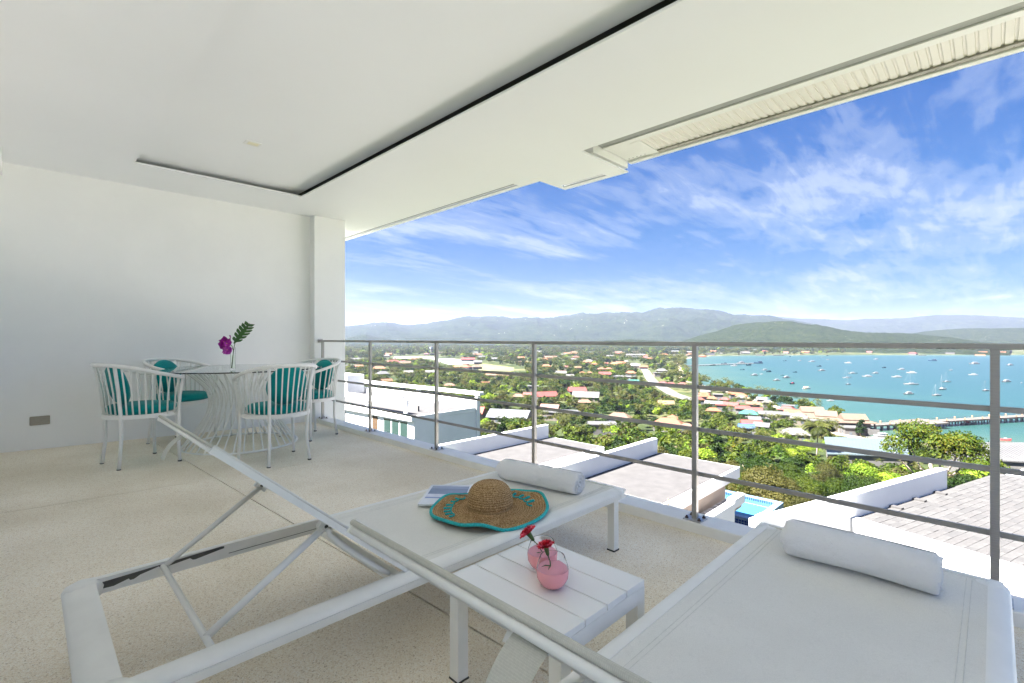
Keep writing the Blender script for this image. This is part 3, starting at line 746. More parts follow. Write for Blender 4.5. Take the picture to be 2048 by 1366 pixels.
for s in (-1, 1):
    for k in range(6):
        u0 = .05+.145*k; u1 = u0+.122
        def lob(u, v, u0=u0, u1=u1, s=s):
            uu = u0+(u1-u0)*u; wd = .062*math.sin(PI*min(.97, .12+.80*((u0+u1)/2)))**.8*(1-.22*abs(u-.5)*2*v)
            fwd = .24*v*wd/Ln*3.2
            return b0+ax*(Ln*min(1.04, uu*(1-.10*v*abs(u-.5))+fwd))+side*(s*wd*v)+nrm*(.012*v*v*s)
        MB().grid(lob, 3, 5).build('leaf_lobe', m_leafd, mon, True)
    def web(u, v, s=s): return b0+ax*(Ln*u*.95)+side*(s*v*.020*math.sin(PI*min(1, .1+u*.9)))
    MB().grid(web, 8, 1).build('leaf_lobe', m_leafd, mon, True)
# world positions of boats, houses and the coastline
COAST=[(320.1, -77.2), (300.2, -41.9), (288.3, -8.8), (276.3, 8.5), (276.0, 21.2), (275.9, 33.3), (272.8, 41.1), (277.0, 48.6), (293.1, 46.8), (306.8, 44.8), (321.2, 56.3), (338.6, 74.5), (343.9, 86.5), (371.4, 105.8), (407.1, 137.7), (441.3, 168.3), (472.3, 196.9), (491.1, 216.7), (565.0, 256.0), (726.2, 335.4), (876.2, 406.7), (1030.4, 471.4), (1143.5, 498.4), (1259.7, 499.3), (1352.9, 457.7), (1620.1, 227.7), (1904.7, -57.9), (2475.4, -668.7)]
BOATS=[(1066.7, 295.1, 9.0, 'dark'), (1092.5, 275.3, 10.0, 'motor'), (1073.8, 249.8, 15.5, 'motor'), (1331.5, 288.1, 8.3, 'motor'), (1199.0, 249.1, 8.5, 'motor'), (1330.0, 356.4, 7.4, 'dark'), (1475.3, 308.6, 9.1, 'dark'), (1057.3, 188.4, 14.6, 'motor'), (899.8, 199.3, 9.7, 'dark'), (781.3, 170.0, 13.9, 'motor'), (704.3, 214.5, 10.1, 'dark'), (740.3, 230.7, 11.4, 'motor'), (722.6, 254.6, 7.9, 'dark'), (625.2, 206.7, 12.8, 'motor'), (653.6, 207.4, 5.0, 'motor'), (718.5, 186.7, 7.3, 'dark'), (649.1, 182.7, 4.9, 'dark'), (611.3, 167.9, 13.7, 'motor'), (564.9, 164.5, 10.7, 'motor'), (534.8, 141.6, 10.4, 'red'), (493.5, 119.0, 8.5, 'tour'), (749.8, 129.3, 11.6, 'motor'), (662.8, 119.2, 11.4, 'sail'), (565.3, 100.7, 7.8, 'sail'), (408.9, 83.5, 6.1, 'motor'), (930.5, 300.7, 21.6, 'ship'), (1292.2, 179.9, 12.9, 'motor'), (924.0, 118.9, 9.2, 'dark'), (773.1, 108.5, 11.6, 'motor'), (699.5, 105.9, 13.0, 'motor'), (891.3, 94.7, 12.3, 'motor'), (815.5, 76.1, 13.7, 'motor'), (713.0, 79.9, 12.8, 'motor'), (611.3, 57.5, 15.7, 'sail'), (502.3, 49.0, 12.5, 'motor'), (1280.2, 87.0, 20.0, 'ship'), (1177.0, 24.5, 22.9, 'motor'), (922.5, 43.2, 7.1, 'motor'), (824.4, 18.2, 11.7, 'motor'), (672.4, 34.7, 11.9, 'sail'), (570.7, 32.4, 15.0, 'sail'), (505.6, 32.1, 10.2, 'sail'), (580.7, 5.1, 10.3, 'sail'), (1162.0, -18.8, 16.7, 'motor'), (715.9, -8.9, 15.0, 'motor'), (706.1, -19.7, 5.0, 'motor'), (755.8, 125.8, 4.5, 'dark'), (350.1, 9.6, 5.8, 'long'), (305.3, -3.8, 4.5, 'speed'), (807.7, 332.5, 11.7, 'dark'), (869.5, 337.7, 13.3, 'dark'), (817.8, 301.5, 13.1, 'motor'), (927.1, 329.3, 18.4, 'motor'), (850.1, 290.0, 15.0, 'dark')]
HOUSES=[(672.6, 489.6, 15.3, 'orange', 'hip'), (625.7, 441.7, 10.1, 'orange', 'hip'), (536.8, 405.6, 8.3, 'orange', 'hip'), (534.9, 366.8, 8.6, 'orange', 'hip'), (541.9, 359.8, 8.6, 'orange', 'hip'), (657.7, 441.0, 8.0, 'red', 'hip'), (654.4, 423.9, 13.4, 'orange', 'hip'), (539.3, 429.4, 7.1, 'red', 'gable'), (451.6, 365.7, 8.4, 'orange', 'gable'), (461.7, 342.9, 5.3, 'orange', 'hip'), (467.5, 337.1, 5.3, 'orange', 'hip'), (459.0, 310.0, 12.4, 'red', 'gable'), (1110.1, 576.6, 19.7, 'orange', 'hip'), (1025.8, 578.2, 10.6, 'orange', 'hip'), (910.1, 542.4, 26, 'white', 'flat'), (436.6, 270.1, 20.7, 'white', 'flat'), (399.9, 237.8, 8.4, 'green', 'gable'), (404.2, 210.9, 7.2, 'red', 'hip'), (404.5, 203.4, 6.2, 'red', 'hip'), (407.0, 193.9, 7.0, 'red', 'hip'), (785.6, 667.4, 26, 'brown', 'gable'), (298.6, 227.0, 12.7, 'red', 'gable'), (274.5, 200.9, 17.4, 'grey', 'gable'), (254.4, 236.8, 6.5, 'red', 'gable'), (257.5, 222.4, 13.3, 'red', 'gable'), (249.1, 183.1, 7.6, 'brown', 'hip'), (212.4, 180.8, 9.8, 'thai', 'gable'), (200.3, 162.9, 17.5, 'white', 'flat'), (210.4, 133.6, 11.1, 'brown', 'hip'), (210.0, 106.9, 12.8, 'orange', 'hip'), (229.4, 114.6, 4.0, 'orange', 'hip'), (209.7, 97.8, 5.6, 'brown', 'hip'), (181.5, 124.3, 12.1, 'white', 'flat'), (278.4, 143.3, 8.6, 'ochre', 'gable'), (449.5, 740.0, 22.6, 'red', 'hip'), (333.9, 584.3, 18.1, 'orange', 'hip'), (435.1, 678.4, 16.3, 'brown', 'gable'), (435.2, 533.7, 24.1, 'orange', 'hip'), (601.7, 719.6, 26, 'red', 'gable'), (256.5, 331.5, 8.6, 'brown', 'hip'), (241.4, 234.2, 7.7, 'brown', 'hip'), (169.2, 200.3, 15.1, 'bright', 'gable'), (175.1, 176.0, 20.5, 'silver', 'gable'), (369.2, 389.0, 26, 'brown', 'gable'), (332.5, 142.8, 7.7, 'orange', 'hip'), (324.6, 134.0, 5.4, 'orange', 'hip'), (325.1, 125.6, 5.3, 'red', 'hip'), (299.5, 112.2, 7.8, 'red', 'gable'), (290.6, 102.4, 6.9, 'red', 'gable'), (286.9, 94.7, 7.3, 'red', 'gable'), (278.8, 86.7, 6.4, 'white', 'gable'), (272.7, 92.8, 8.6, 'green', 'hip'), (253.4, 83.8, 4.9, 'white', 'gable'), (238.6, 80.1, 7.9, 'red', 'gable'), (227.3, 78.4, 5.8, 'blue', 'gable'), (236.3, 74.8, 5.5, 'white', 'gable'), (275.6, 79.9, 9.4, 'white', 'gable'), (274.2, 69.6, 6.5, 'white', 'gable'), (226.7, 58.9, 9.6, 'grey', 'hip'), (300.4, 124.6, 6.2, 'grey', 'gable'), (313.0, 137.7, 5.9, 'red', 'hip'), (301.9, 119.7, 5.6, 'white', 'gable'), (364.9, 351.8, 8.4, 'white', 'flat'), (294.0, 268.5, 8.2, 'white', 'flat'), (413.2, 323.5, 7.5, 'white', 'gable'), (340.2, 477.4, 9.6, 'grey', 'gable'), (448.9, 893.3, 15.7, 'white', 'flat'), (445.8, 862.8, 13.4, 'white', 'gable'), (457.3, 851.3, 11.5, 'white', 'flat'), (742.7, 1031.2, 14.3, 'white', 'flat'), (731.7, 1042.2, 10.4, 'red', 'gable'), (863.0, 477.8, 13.7, 'orange', 'hip'), (1272.3, 530.4, 21.1, 'white', 'flat'), (1391.5, 544.6, 19.8, 'white', 'flat'), (1436.5, 499.4, 22.7, 'white', 'gable'), (1365.4, 437.0, 18.5, 'white', 'flat'), (1398.9, 403.3, 23.7, 'white', 'flat'), (1518.6, 417.1, 14.2, 'brown', 'gable'), (1668.0, 133.3, 15.8, 'white', 'flat'), (1846.6, 87.9, 19.8, 'white', 'flat'), (1775.1, 25.8, 18.5, 'orange', 'gable'), (1799.8, 952.2, 26, 'orange', 'gable'), (1434.0, 839.6, 26, 'white', 'flat'), (1126.5, 810.5, 25.5, 'white', 'flat'), (1020.9, 782.7, 15.8, 'orange', 'gable'), (1104.7, 698.6, 21.1, 'red', 'gable'), (737.9, 756.9, 13.1, 'white', 'flat'), (785.2, 902.6, 17.3, 'orange', 'gable'), (1400.3, 691.1, 21.4, 'white', 'gable'), (1155.4, 531.1, 14.8, 'orange', 'hip'), (1158.5, 501.2, 17.0, 'orange', 'hip'), (648.3, 693.2, 13.7, 'white', 'gable')]
# ------------------------------------------------------------------ landscape
SEA = -44.0
ca_, sa_ = math.cos(AZ), math.sin(AZ)
def proj(x, y, z):
    d = x*ca_+y*sa_; r = x*sa_-y*ca_
    return 1024+967*r/d, 677-967*(z-CAM_H)/d
GP = [(0, -7.2), (22, -7.6), (30, -11.5), (45, -18), (60, -22), (90, -29.5), (130, -35.2), (180, -39.5), (230, -41.9), (300, -42.5), (1e6, -42.5)]
gr, gz = np.array([p[0] for p in GP]), np.array([p[1] for p in GP])
coast = np.array(COAST)
far_out = [(3600, -1600), (900, -1700), (420, -400)]
poly = np.vstack([coast, np.array(far_out)])
def sdist(x, y):
    """signed distance to the bay: negative in the water"""
    x = np.atleast_1d(np.asarray(x, float)); y = np.atleast_1d(np.asarray(y, float))
    d = np.full(x.shape, 1e12); ins = np.zeros(x.shape, bool); n = len(poly)
    for i in range(n):
        ax_, ay_ = poly[i]; bx_, by_ = poly[(i+1) % n]; ex, ey = bx_-ax_, by_-ay_
        t = np.clip(((x-ax_)*ex+(y-ay_)*ey)/(ex*ex+ey*ey), 0, 1)
        d = np.minimum(d, (x-ax_-t*ex)**2+(y-ay_-t*ey)**2)
        c = ((ay_ > y) != (by_ > y)) & (x < ex*(y-ay_)/((by_-ay_) if by_ != ay_ else 1e-9)+ax_); ins ^= c
    d = np.sqrt(d); return np.where(ins, -d, d)
def ground(x, y, sd=None):
    x = np.atleast_1d(np.asarray(x, float)); y = np.atleast_1d(np.asarray(y, float))
    r = np.hypot(x, y); z = np.interp(r, gr, gz)
    if sd is None: sd = sdist(x, y)
    wid = 10+r*.02
    t = np.clip((sd+wid*.6)/(wid*1.6), 0, 1); t = t*t*(3-2*t)
    return z*t+(-47.5)*(1-t)
def gz1(x, y): return float(ground(x, y)[0])
rad = np.concatenate([np.array([3.0, 6, 9, 12, 15, 18]), np.geomspace(20, 9000, 190)])
ang = np.radians(np.concatenate([np.arange(-180, -12, 4.0), np.arange(-12, 74, .32), np.arange(74, 180, 4.0)]))
na, nr = len(ang), len(rad)
Rg, Ag = np.meshgrid(rad, ang, indexing='ij'); Xg, Yg = Rg*np.cos(Ag), Rg*np.sin(Ag)
SD = sdist(Xg.ravel(), Yg.ravel()); Zg = ground(Xg.ravel(), Yg.ravel(), SD)
rr_ = Rg.ravel(); Zg = Zg+np.where((rr_ > 26) & (SD > 20), .5*np.sin(Xg.ravel()*.13)*np.cos(Yg.ravel()*.11), 0)*np.clip((300-rr_)/100, 0, 1)
verts = np.stack([Xg.ravel(), Yg.ravel(), Zg], 1)
ii, jj = np.meshgrid(np.arange(nr-1), np.arange(na), indexing='ij'); j2 = (jj+1) % na
faces = np.stack([ii*na+jj, (ii+1)*na+jj, (ii+1)*na+j2, ii*na+j2], -1).reshape(-1, 4)
def np_mesh(name, v, f, mat_, smooth=True):
    me = bpy.data.meshes.new(name); nv, nf, k = len(v), len(f), f.shape[1]
    me.vertices.add(nv); me.vertices.foreach_set('co', np.asarray(v, np.float32).ravel())
    me.loops.add(nf*k); me.loops.foreach_set('vertex_index', np.asarray(f, np.int32).ravel())
    me.polygons.add(nf); me.polygons.foreach_set('loop_start', np.arange(0, nf*k, k, dtype=np.int32))
    me.polygons.foreach_set('use_smooth', [smooth]*nf); me.materials.append(mat_); me.update(calc_edges=True); me.validate(); return me
def addattr(me, name, vals, dom='POINT'):
    at = me.attributes.new(name, 'FLOAT', dom); at.data.foreach_set('value', np.asarray(vals, np.float32)); return at
def _ground():
    m, t, b = material('vegetated_ground'); tc = t.add('ShaderNodeTexCoord')
    at = t.add('ShaderNodeAttribute', attribute_name='shore')
    n = t.add('ShaderNodeTexNoise', {0: tc.outputs['Object'], 'Scale': .02, 'Detail': 10.0, 'Roughness': .62})
    n2 = t.add('ShaderNodeTexNoise', {0: tc.outputs['Object'], 'Scale': .5, 'Detail': 6.0})
    c = t.ramp(n.outputs[0], [(.36, (0.0137, 0.0216, 0.0072)), (.50, (0.0281, 0.0374, 0.0122)), (.60, (0.0518, 0.0554, 0.0216)), (.70, (0.1073, 0.0871, 0.0554))])
    c = t.mix(.5, c, t.ramp(n2.outputs[0], [(.3, (.5, .5, .45)), (.7, (1, 1, 1))]), 'MULTIPLY')
    s_ = t.ramp(t.math('ADD', t.math('MULTIPLY', at.outputs['Fac'], .02), t.math('MULTIPLY', t.math('SUBTRACT', n.outputs[0], .5), .25)), [(.30, (1, 1, 1)), (.42, (0, 0, 0))])
    c = t.mix(s_, c, (0.2455, 0.2059, 0.1505)); setp(t, b, col=c, rough=.95, spec=.1); return m
gme = np_mesh('ground', verts, faces, _ground()); addattr(gme, 'shore', SD)
go = bpy.data.objects.new('ground', gme); COL.objects.link(go); tag(go, kind='structure')
def _water():
    m, t, b = material('bay_water'); tc = t.add('ShaderNodeTexCoord')
    at = t.add('ShaderNodeAttribute', attribute_name='shore')
    mp = t.add('ShaderNodeMapping', {0: tc.outputs['Object'], 'Rotation': (0, 0, math.radians(45)), 'Scale': (1, .22, 1)})
    n = t.add('ShaderNodeTexNoise', {0: mp.outputs[0], 'Scale': .012, 'Detail': 6.0, 'Roughness': .6})
    f = t.math('ADD', t.math('MULTIPLY', at.outputs['Fac'], -1/420), t.math('MULTIPLY', t.math('SUBTRACT', n.outputs[0], .5), .75))
    c = t.ramp(f, [(.0, (0.0214, 0.0433, 0.0298)), (.10, (0.0123, 0.0375, 0.0302)), (.30, (0.0065, 0.0292, 0.0298)), (.8, (0.0050, 0.0264, 0.0287))])
    w_ = t.add('ShaderNodeTexNoise', {0: mp.outputs[0], 'Scale': .9, 'Detail': 5.0, 'Roughness': .65})
    bp = t.add('ShaderNodeBump', {'Height': w_.outputs[0], 'Strength': .35, 'Distance': .5})
    setp(t, b, col=c, rough=.32, normal=bp.outputs[0], spec=.35); return m
wr = np.geomspace(60, 5200, 90); wa = np.radians(np.arange(-62, 48, 1.0)); WR, WA = np.meshgrid(wr, wa, indexing='ij')
wx, wy = (WR*np.cos(WA)).ravel(), (WR*np.sin(WA)).ravel(); wsd = sdist(wx, wy)
ii, jj = np.meshgrid(np.arange(len(wr)-1), np.arange(len(wa)-1), indexing='ij'); q = len(wa)
wf_ = np.stack([ii*q+jj, (ii+1)*q+jj, (ii+1)*q+jj+1, ii*q+jj+1], -1).reshape(-1, 4)
keep = (wsd[wf_] < 60).any(1); wf_ = wf_[keep]
wme = np_mesh('sea', np.stack([wx, wy, np.full(len(wx), SEA)], 1), wf_, _water()); addattr(wme, 'shore', wsd)
wob = bpy.data.objects.new('sea', wme); COL.objects.link(wob); tag(wob, kind='structure')

# ---- hills: each ridge is real terrain with its own distance, built from its skyline heights
def hill(name, dist, pts, depth, mt, seed, rough=.10, base=-42.6, foot=1.0):
    """pts: (bearing seen from the terrace in degrees, height in metres above the plain)"""
    bs = np.array([p[0] for p in pts]); hs_ = np.array([p[1] for p in pts])
    o_ = np.argsort(bs); bs, hs_ = bs[o_], hs_[o_]
    A_ = np.arange(bs[0], bs[-1]+.001, .12); nrr = 46; V = []
    for i in range(nrr):
        s = i/(nrr-1)*2-1; prof = (1-s*s)**1.25 if s > 0 else (1-abs(s)**1.6)**1.15
        for a_ in A_:
            h = float(np.interp(a_, bs, hs_))*.915; R = dist+s*depth
            x, y = R*math.cos(math.radians(a_)), R*math.sin(math.radians(a_))
            f = mnoise.fractal((x/420+seed, y/420, seed), .75, 2.1, 7)
            rid = 1-abs(mnoise.noise((x/300, y/300+seed, 2.2)))*1.0
            zz_ = base+h*prof*(1+rough*f*2.0)-(1-prof)*prof*h*.9*(1-rid)-(2 if i in (0, nrr-1) else 0)
            V.append((x, y, zz_))
    q = len(A_); ii, jj = np.meshgrid(np.arange(nrr-1), np.arange(q-1), indexing='ij')
    F = np.stack([ii*q+jj, (ii+1)*q+jj, (ii+1)*q+jj+1, ii*q+jj+1], -1).reshape(-1, 4)
    o = bpy.data.objects.new(name, np_mesh(name, np.array(V), F, mt)); COL.objects.link(o); return tag(o, kind='structure')
def bear(px): return math.degrees(AZ)-math.degrees(math.atan((px-1024)/967))
def hh(px, py, dist):  # height above the plain that reaches this elevation at this distance
    b = math.radians(bear(px)); d = dist*math.cos(b-AZ); return (677-py)/967*d+43.6
def _hill(name, c0, c1, c2, sc):
    m, t, b = material(name); tc = t.add('ShaderNodeTexCoord')
    n = t.add('ShaderNodeTexNoise', {0: tc.outputs['Object'], 'Scale': sc, 'Detail': 12.0, 'Roughness': .72})
    n2 = t.add('ShaderNodeTexNoise', {0: tc.outputs['Object'], 'Scale': sc*.22, 'Detail': 6.0, 'Roughness': .6})
    c = t.ramp(n.outputs[0], [(.36, c0), (.52, c1), (.70, c2)])
    c = t.mix(.55, c, t.ramp(n2.outputs[0], [(.3, (.45, .55, .45)), (.7, (1, 1, 1))]), 'MULTIPLY')
    v = t.add('ShaderNodeTexVoronoi', {0: tc.outputs['Object'], 'Scale': sc*1.1}, feature='F1')
    vf = t.ramp(v.outputs['Distance'], [(.05, (1, 1, 1)), (.10, (0, 0, 0))])
    n3 = t.ramp(n2.outputs[0], [(.56, (0, 0, 0)), (.62, (1, 1, 1))])
    c = t.mix(t.math('MULTIPLY', t.math('MULTIPLY', vf, n3), .8), c, (.62, .58, .50))
    bp = t.add('ShaderNodeBump', {'Height': n.outputs[0], 'Strength': .8, 'Distance': 18.0})
    setp(t, b, col=c, rough=1.0, spec=.0, normal=bp.outputs[0]); return m
mh = _hill('wooded_mountain', (0.0056, 0.0101, 0.0045), (0.0123, 0.0190, 0.0078), (0.0224, 0.0269, 0.0112), .022)
mh2 = _hill('wooded_hill', (0.0045, 0.0090, 0.0028), (0.0123, 0.0190, 0.0050), (0.0269, 0.0302, 0.0112), .05)
S1 = [(560, 668), (640, 655), (690, 651.6), (725, 648), (755, 645.5), (772.6, 642), (800, 645.5), (822, 647.5), (866, 642), (900, 637), (927, 631.4), (960, 631), (989, 632), (1024, 634), (1050, 629.7), (1075, 627), (1086, 630), (1110, 628), (1163, 625), (1233, 622.6), (1290, 620), (1340, 616), (1380, 617), (1436, 619), (1502, 626), (1560, 634), (1640, 650), (1720, 668)]
D1 = 4300
hill('main_ridge', D1, [(bear(a), hh(a, b, D1)) for a, b in S1], 1500, mh, 1.3, .085)
D0 = 6300
S0 = [(1380, 640), (1440, 624), (1500, 626), (1602, 634), (1700, 635), (1800, 634), (1840, 630), (1867, 626.5), (1933, 625), (1980, 627), (2016, 630), (2048, 631), (2120, 634), (2300, 640), (2500, 650)]
hill('far_ridge', D0, [(bear(a), hh(a, b, D0)) for a, b in S0], 1300, mh, 5.3, .03)
D2 = 2350
S2 = [(1335, 690), (1370, 679), (1420, 663), (1469, 646.5), (1519, 637), (1550, 635), (1585, 635.5), (1635, 641), (1685, 654), (1734, 662), (1790, 666), (1833, 668), (1900, 674), (1960, 682), (2020, 690)]
hill('green_hill', D2, [(bear(a), max(4, hh(a, b, D2))) for a, b in S2], 520, mh2, 9.1, .09)
D3 = 3600
S3 = [(1780, 672), (1850, 661), (1900, 657), (1933, 655), (1980, 655), (2048, 653), (2120, 652), (2300, 660), (2450, 675)]
hill('right_hill', D3, [(bear(a), max(4, hh(a, b, D3))) for a, b in S3], 600, mh2, 3.7, .04)
D4 = 2900
hill('left_knoll', D4, [(bear(a), max(3, hh(a, b, D4))) for a, b in [(640, 690), (690, 677), (712, 670), (732, 666), (750, 671), (775, 676), (800, 683), (830, 689)]], 260, mh2, 6.7, .04)
hill('small_knoll', 3000, [(bear(a), max(3, hh(a, b, 3000))) for a, b in [(815, 689), (835, 677), (850, 673), (868, 675), (885, 681), (910, 689)]], 200, mh2, 2.7, .04)
hill('town_rise', 2050, [(bear(a), max(3, hh(a, b, 2050))) for a, b in [(1020, 693), (1090, 686), (1180, 682), (1260, 677), (1330, 681), (1400, 686), (1480, 690), (1560, 692)]], 330, mh2, 7.7, .03)

# ---- flat sheets: airfield, runway, field, road
ASPH = M('sunlit_asphalt', (.20, .20, .20), .9, .1, .1)
def sheet(name, pts, z, mt): return struct(MB().add([(x, y, z) for x, y in pts], [tuple(range(len(pts)))]), name, mt)
apron_p = [(627, 1024), (694, 957), (611, 839), (561, 925)]; runway_p = [(618, 868), (653, 833), (559, 630), (490, 632)]
field_p = [(490, 571), (559, 630), (515, 509), (453, 448), (434, 494)]
sheet('airfield_apron', apron_p, -42.32, M('pale_concrete', (0.0915, 0.0832, 0.0697), .9, .15, .02))
sheet('runway', runway_p, -42.30, M('runway_concrete', (0.1247, 0.1247, 0.1129), .9, .1, .03))
sheet('grass_field', field_p, -42.31, M('dry_grass', (0.0792, 0.0792, 0.0198), .95, .35, .03, det=8))
road_c = [(760, 452), (640, 367), (593, 335), (478, 264.6), (436, 237), (400, 210), (357, 178), (331, 152), (322, 138)]
rm_ = MB(); wd_ = 5.0; vvs = []
for i, p in enumerate(road_c):
    a_ = Vector(road_c[max(i-1, 0)]); b_ = Vector(road_c[min(i+1, len(road_c)-1)]); d = (b_-a_).normalized(); nn = Vector((-d.y, d.x))
    for s in (-1, -.62, .62, 1): vvs.append((p[0]+nn.x*wd_*s, p[1]+nn.y*wd_*s, -42.28))
rm_.v = vvs
rm_.f = [(4*i+1, 4*i+5, 4*i+6, 4*i+2) for i in range(len(road_c)-1)]
struct(rm_, 'road', M('pale_road', (0.0570, 0.0570, 0.0570), .9, .12, .08))
pv = MB(); pv.v = [(a, b, c+.12) for a, b, c in vvs]; pv.f = [f for i in range(len(road_c)-1) for f in ((4*i, 4*i+4, 4*i+5, 4*i+1), (4*i+2, 4*i+6, 4*i+7, 4*i+3))]
struct(pv, 'pavement', M('pale_pavement', (0.0764, 0.0693, 0.0582), .9, .12, .08))

# ------------------------------------------------------------------ the white villas just below
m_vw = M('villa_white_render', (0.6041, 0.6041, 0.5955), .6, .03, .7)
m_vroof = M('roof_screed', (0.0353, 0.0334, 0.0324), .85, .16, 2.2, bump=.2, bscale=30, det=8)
m_vshade = M('beige_wall_shade', (.34, .28, .23), .7, .04, 1)  # walls below the roof edges, overhang shade put into this beige
m_stone = M('stained_gutter', (.30, .27, .24), .9, .5, 6)
RZ = -3.6
def villa(name, label, x0, x1, y0, y1, par=True, px0=None, wx=None):
    v = thing(name, label, 'villa', (0, 0, 0), group='white flat roofed villas below the balcony')
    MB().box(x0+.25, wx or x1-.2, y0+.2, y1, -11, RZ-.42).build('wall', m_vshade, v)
    MB().box(x0, x1, y0, y1, RZ-.42, RZ-.02, .02).build('roof_edge', m_vw, v)
    MB().box(x0+.10, x1-.10, y0+.10, y1-.02, RZ-.016, RZ-.004).build('roof_screed', m_vroof, v)
    if par: MB().box(px0 if px0 else x0-1.0, x1-.25, y1+.003, y1+.22, -11, RZ+.60, .015).build('parapet', m_vw, v)
    return v
vA = villa('white_villa', 'white flat roofed villa between the second and third railing posts', 11.6, 17.6, 11.9, 14.85, px0=10.4)
vB = villa('white_villa', 'white flat roofed villa between the third and fourth railing posts', 12.6, 18.35, 6.55, 9.68, px0=11.4, wx=17.5)
MB().box(11.4, 18.0, 11.45, 11.895, -11, RZ-.9).build('side_gutter', m_vw, vA)
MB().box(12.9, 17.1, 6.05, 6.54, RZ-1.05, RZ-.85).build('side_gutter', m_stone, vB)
MB().box(12.6, 15.8, 5.80, 6.045, -11, RZ-.55, .01).build('side_wall', m_vw, vB)
MB().box(15.803, 16.7, 5.80, 6.045, -4.35, RZ-.45, .01).build('side_ledge', m_vw, vB)
MB().box(11.2, 13.0, 9.95, 11.4, -11, RZ-1.2).build('terrace_wall', m_vw, vB)
MB().tube([(12.3, 6.3, -8), (12.32, 6.28, -3.3)], .02, 6).build('pole', M('rusty_pole', (.35, .27, .16), .7, .3, 20), vB)
# villa C, turned 17 degrees, with clay pavers on its roof
vC = thing('white_villa', 'white villa with a paved roof terrace at the right below the railing', 'villa', (11.46, 3.70, 0), math.radians(-17))
vC['group'] = 'white flat roofed villas below the balcony'
MB().box(3.95, 20, -14, -.02, -11, RZ-.16).build('roof_base', m_vw, vC)
MB().box(0, 9.15, 0, .24, -11, RZ+.60, .015).build('parapet', m_vw, vC)
MB().box(3.70, 3.94, -14, -.02, RZ-.35, RZ+.02, .01).build('front_edge', m_vw, vC)
MB().box(3.52, 3.69, -14, -.3, RZ-.42, RZ-.06, .01).build('front_moulding', m_vw, vC)
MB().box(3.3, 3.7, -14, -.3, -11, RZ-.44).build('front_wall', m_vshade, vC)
MB().box(2.2, 3.29, -14, -.3, RZ-1.3, RZ-1.15).build('lower_ledge', m_vw, vC)
for k in range(4): MB().box(2.4, 3.5, -2.6-2.6*k, -2.25-2.6*k, -11, RZ-.50).build('pergola_beam', m_vw, vC)
for k in range(3): MB().box(5.6+1.3*k, 5.75+1.3*k, -.30, -.02, RZ-.02, RZ+.05).build('drain_block', m_vroof, vC)
paver = MB().box(-.138, .138, -.088, .088, 0, .022, .004)
pmats = [M('paver_grey_pink', (0.0381, 0.0363, 0.0352), .85, .10, 5), M('paver_pale', (0.0416, 0.0404, 0.0392), .85, .10, 5), M('paver_dark', (0.0334, 0.0323, 0.0317), .85, .10, 5)]
pms = [paver.mesh('paver', mm) for mm in pmats]
slots = [(3.95+.142+.284*i, -.13-.184*j-.092) for i in range(31) for j in range(58)]
cw = math.cos(math.radians(-17)); sw = math.sin(math.radians(-17))
def wpos(x, y): return (11.46+x*cw-y*sw, 3.70+x*sw+y*cw)
def vis(x, y):
    X_, Y_ = wpos(x, y); u, v = proj(X_, Y_, RZ); return (1500 < u < 2090), math.hypot(X_, Y_)
cand = sorted([(vis(*s)[1], s) for s in slots if vis(*s)[0]])
near = [c[1] for c in cand[:295]]; nset = set(near); rest = [s for s in slots if s not in nset]
for s in near: link_mesh('paver', rnd.choice(pms), vC, (s[0]+rnd.uniform(-.004, .004), s[1]+rnd.uniform(-.004, .004), RZ-.155+.14+rnd.uniform(-.004, .004)), (0, 0, rnd.uniform(-.012, .012)))
for k, mm in enumerate(pmats):
    b_ = MB()
    for i, s in enumerate(rest):
        if (i*7919+s[0]*31) % 3 // 1 == k:
            z0 = RZ-.015+rnd.uniform(-.004, .004); b_.box(s[0]-.138, s[0]+.138, s[1]-.088, s[1]+.088, z0-.02, z0+.022)
    if b_.v: tag(b_.build('paver_field', mm, vC), kind='stuff')
MB().box(3.96, 12.75, -13, -.03, RZ-.14, RZ-.003).build('paver_joint_bed', M('joint_sand', (.040, .038, .036), .95, .2, 12), vC)
m_tile = None
# pool with mosaic rim
pl = thing('plunge_pool', 'small blue mosaic plunge pool beside the white villa below', 'swimming pool', (18.7, 6.25, -5.6))
m_tl = M('mosaic_blue', (0.0099, 0.0330, 0.1386), .25, .4, 14); m_tl2 = M('mosaic_pale_blue', (0.0990, 0.1584, 0.2376), .25, .25, 18)
PX0, PX1, PY0, PY1 = .1, 3.0, -.2, 2.3
MB().box(PX0, PX1, PY0, PY1, -1.6, -.35).build('pool_shell', m_tl2, pl)
for nm_, (a, b, c_, d) in (('rim', (PX0, PX0+.22, PY0, PY1)), ('rim', (PX1-.25, PX1, PY0, PY1)), ('rim', (PX0+.221, PX1-.251, PY0, PY0+.25)), ('rim', (PX0+.221, PX1-.251, PY1-.2, PY1))):
    MB().box(a, b, c_, d, -.349, .0, .01).build(nm_, m_tl2, pl)
mt_, t_, b_ = material('pool_water'); setp(t_, b_, col=(.030, .13, .21), rough=.06, spec=.5)
MB().box(PX0+.222, PX1-.252, PY0+.252, PY1-.202, -.345, -.14).build('pool_water', mt_, pl)
tl = MB()
for j in range(25):
    for k in range(9): y_ = PY0+.03+j*.1; z_ = -.10-k*.1; tl.box(PX0-.004, PX0-.0005, y_, y_+.078, z_-.078, z_)
for j in range(24): y_ = PY0+.26+j*.085; tl.box(PX1-.258, PX1-.2525, y_, y_+.065, -.13, -.02)
tag(tl.build('mosaic_tile', m_tl, pl), kind='stuff')
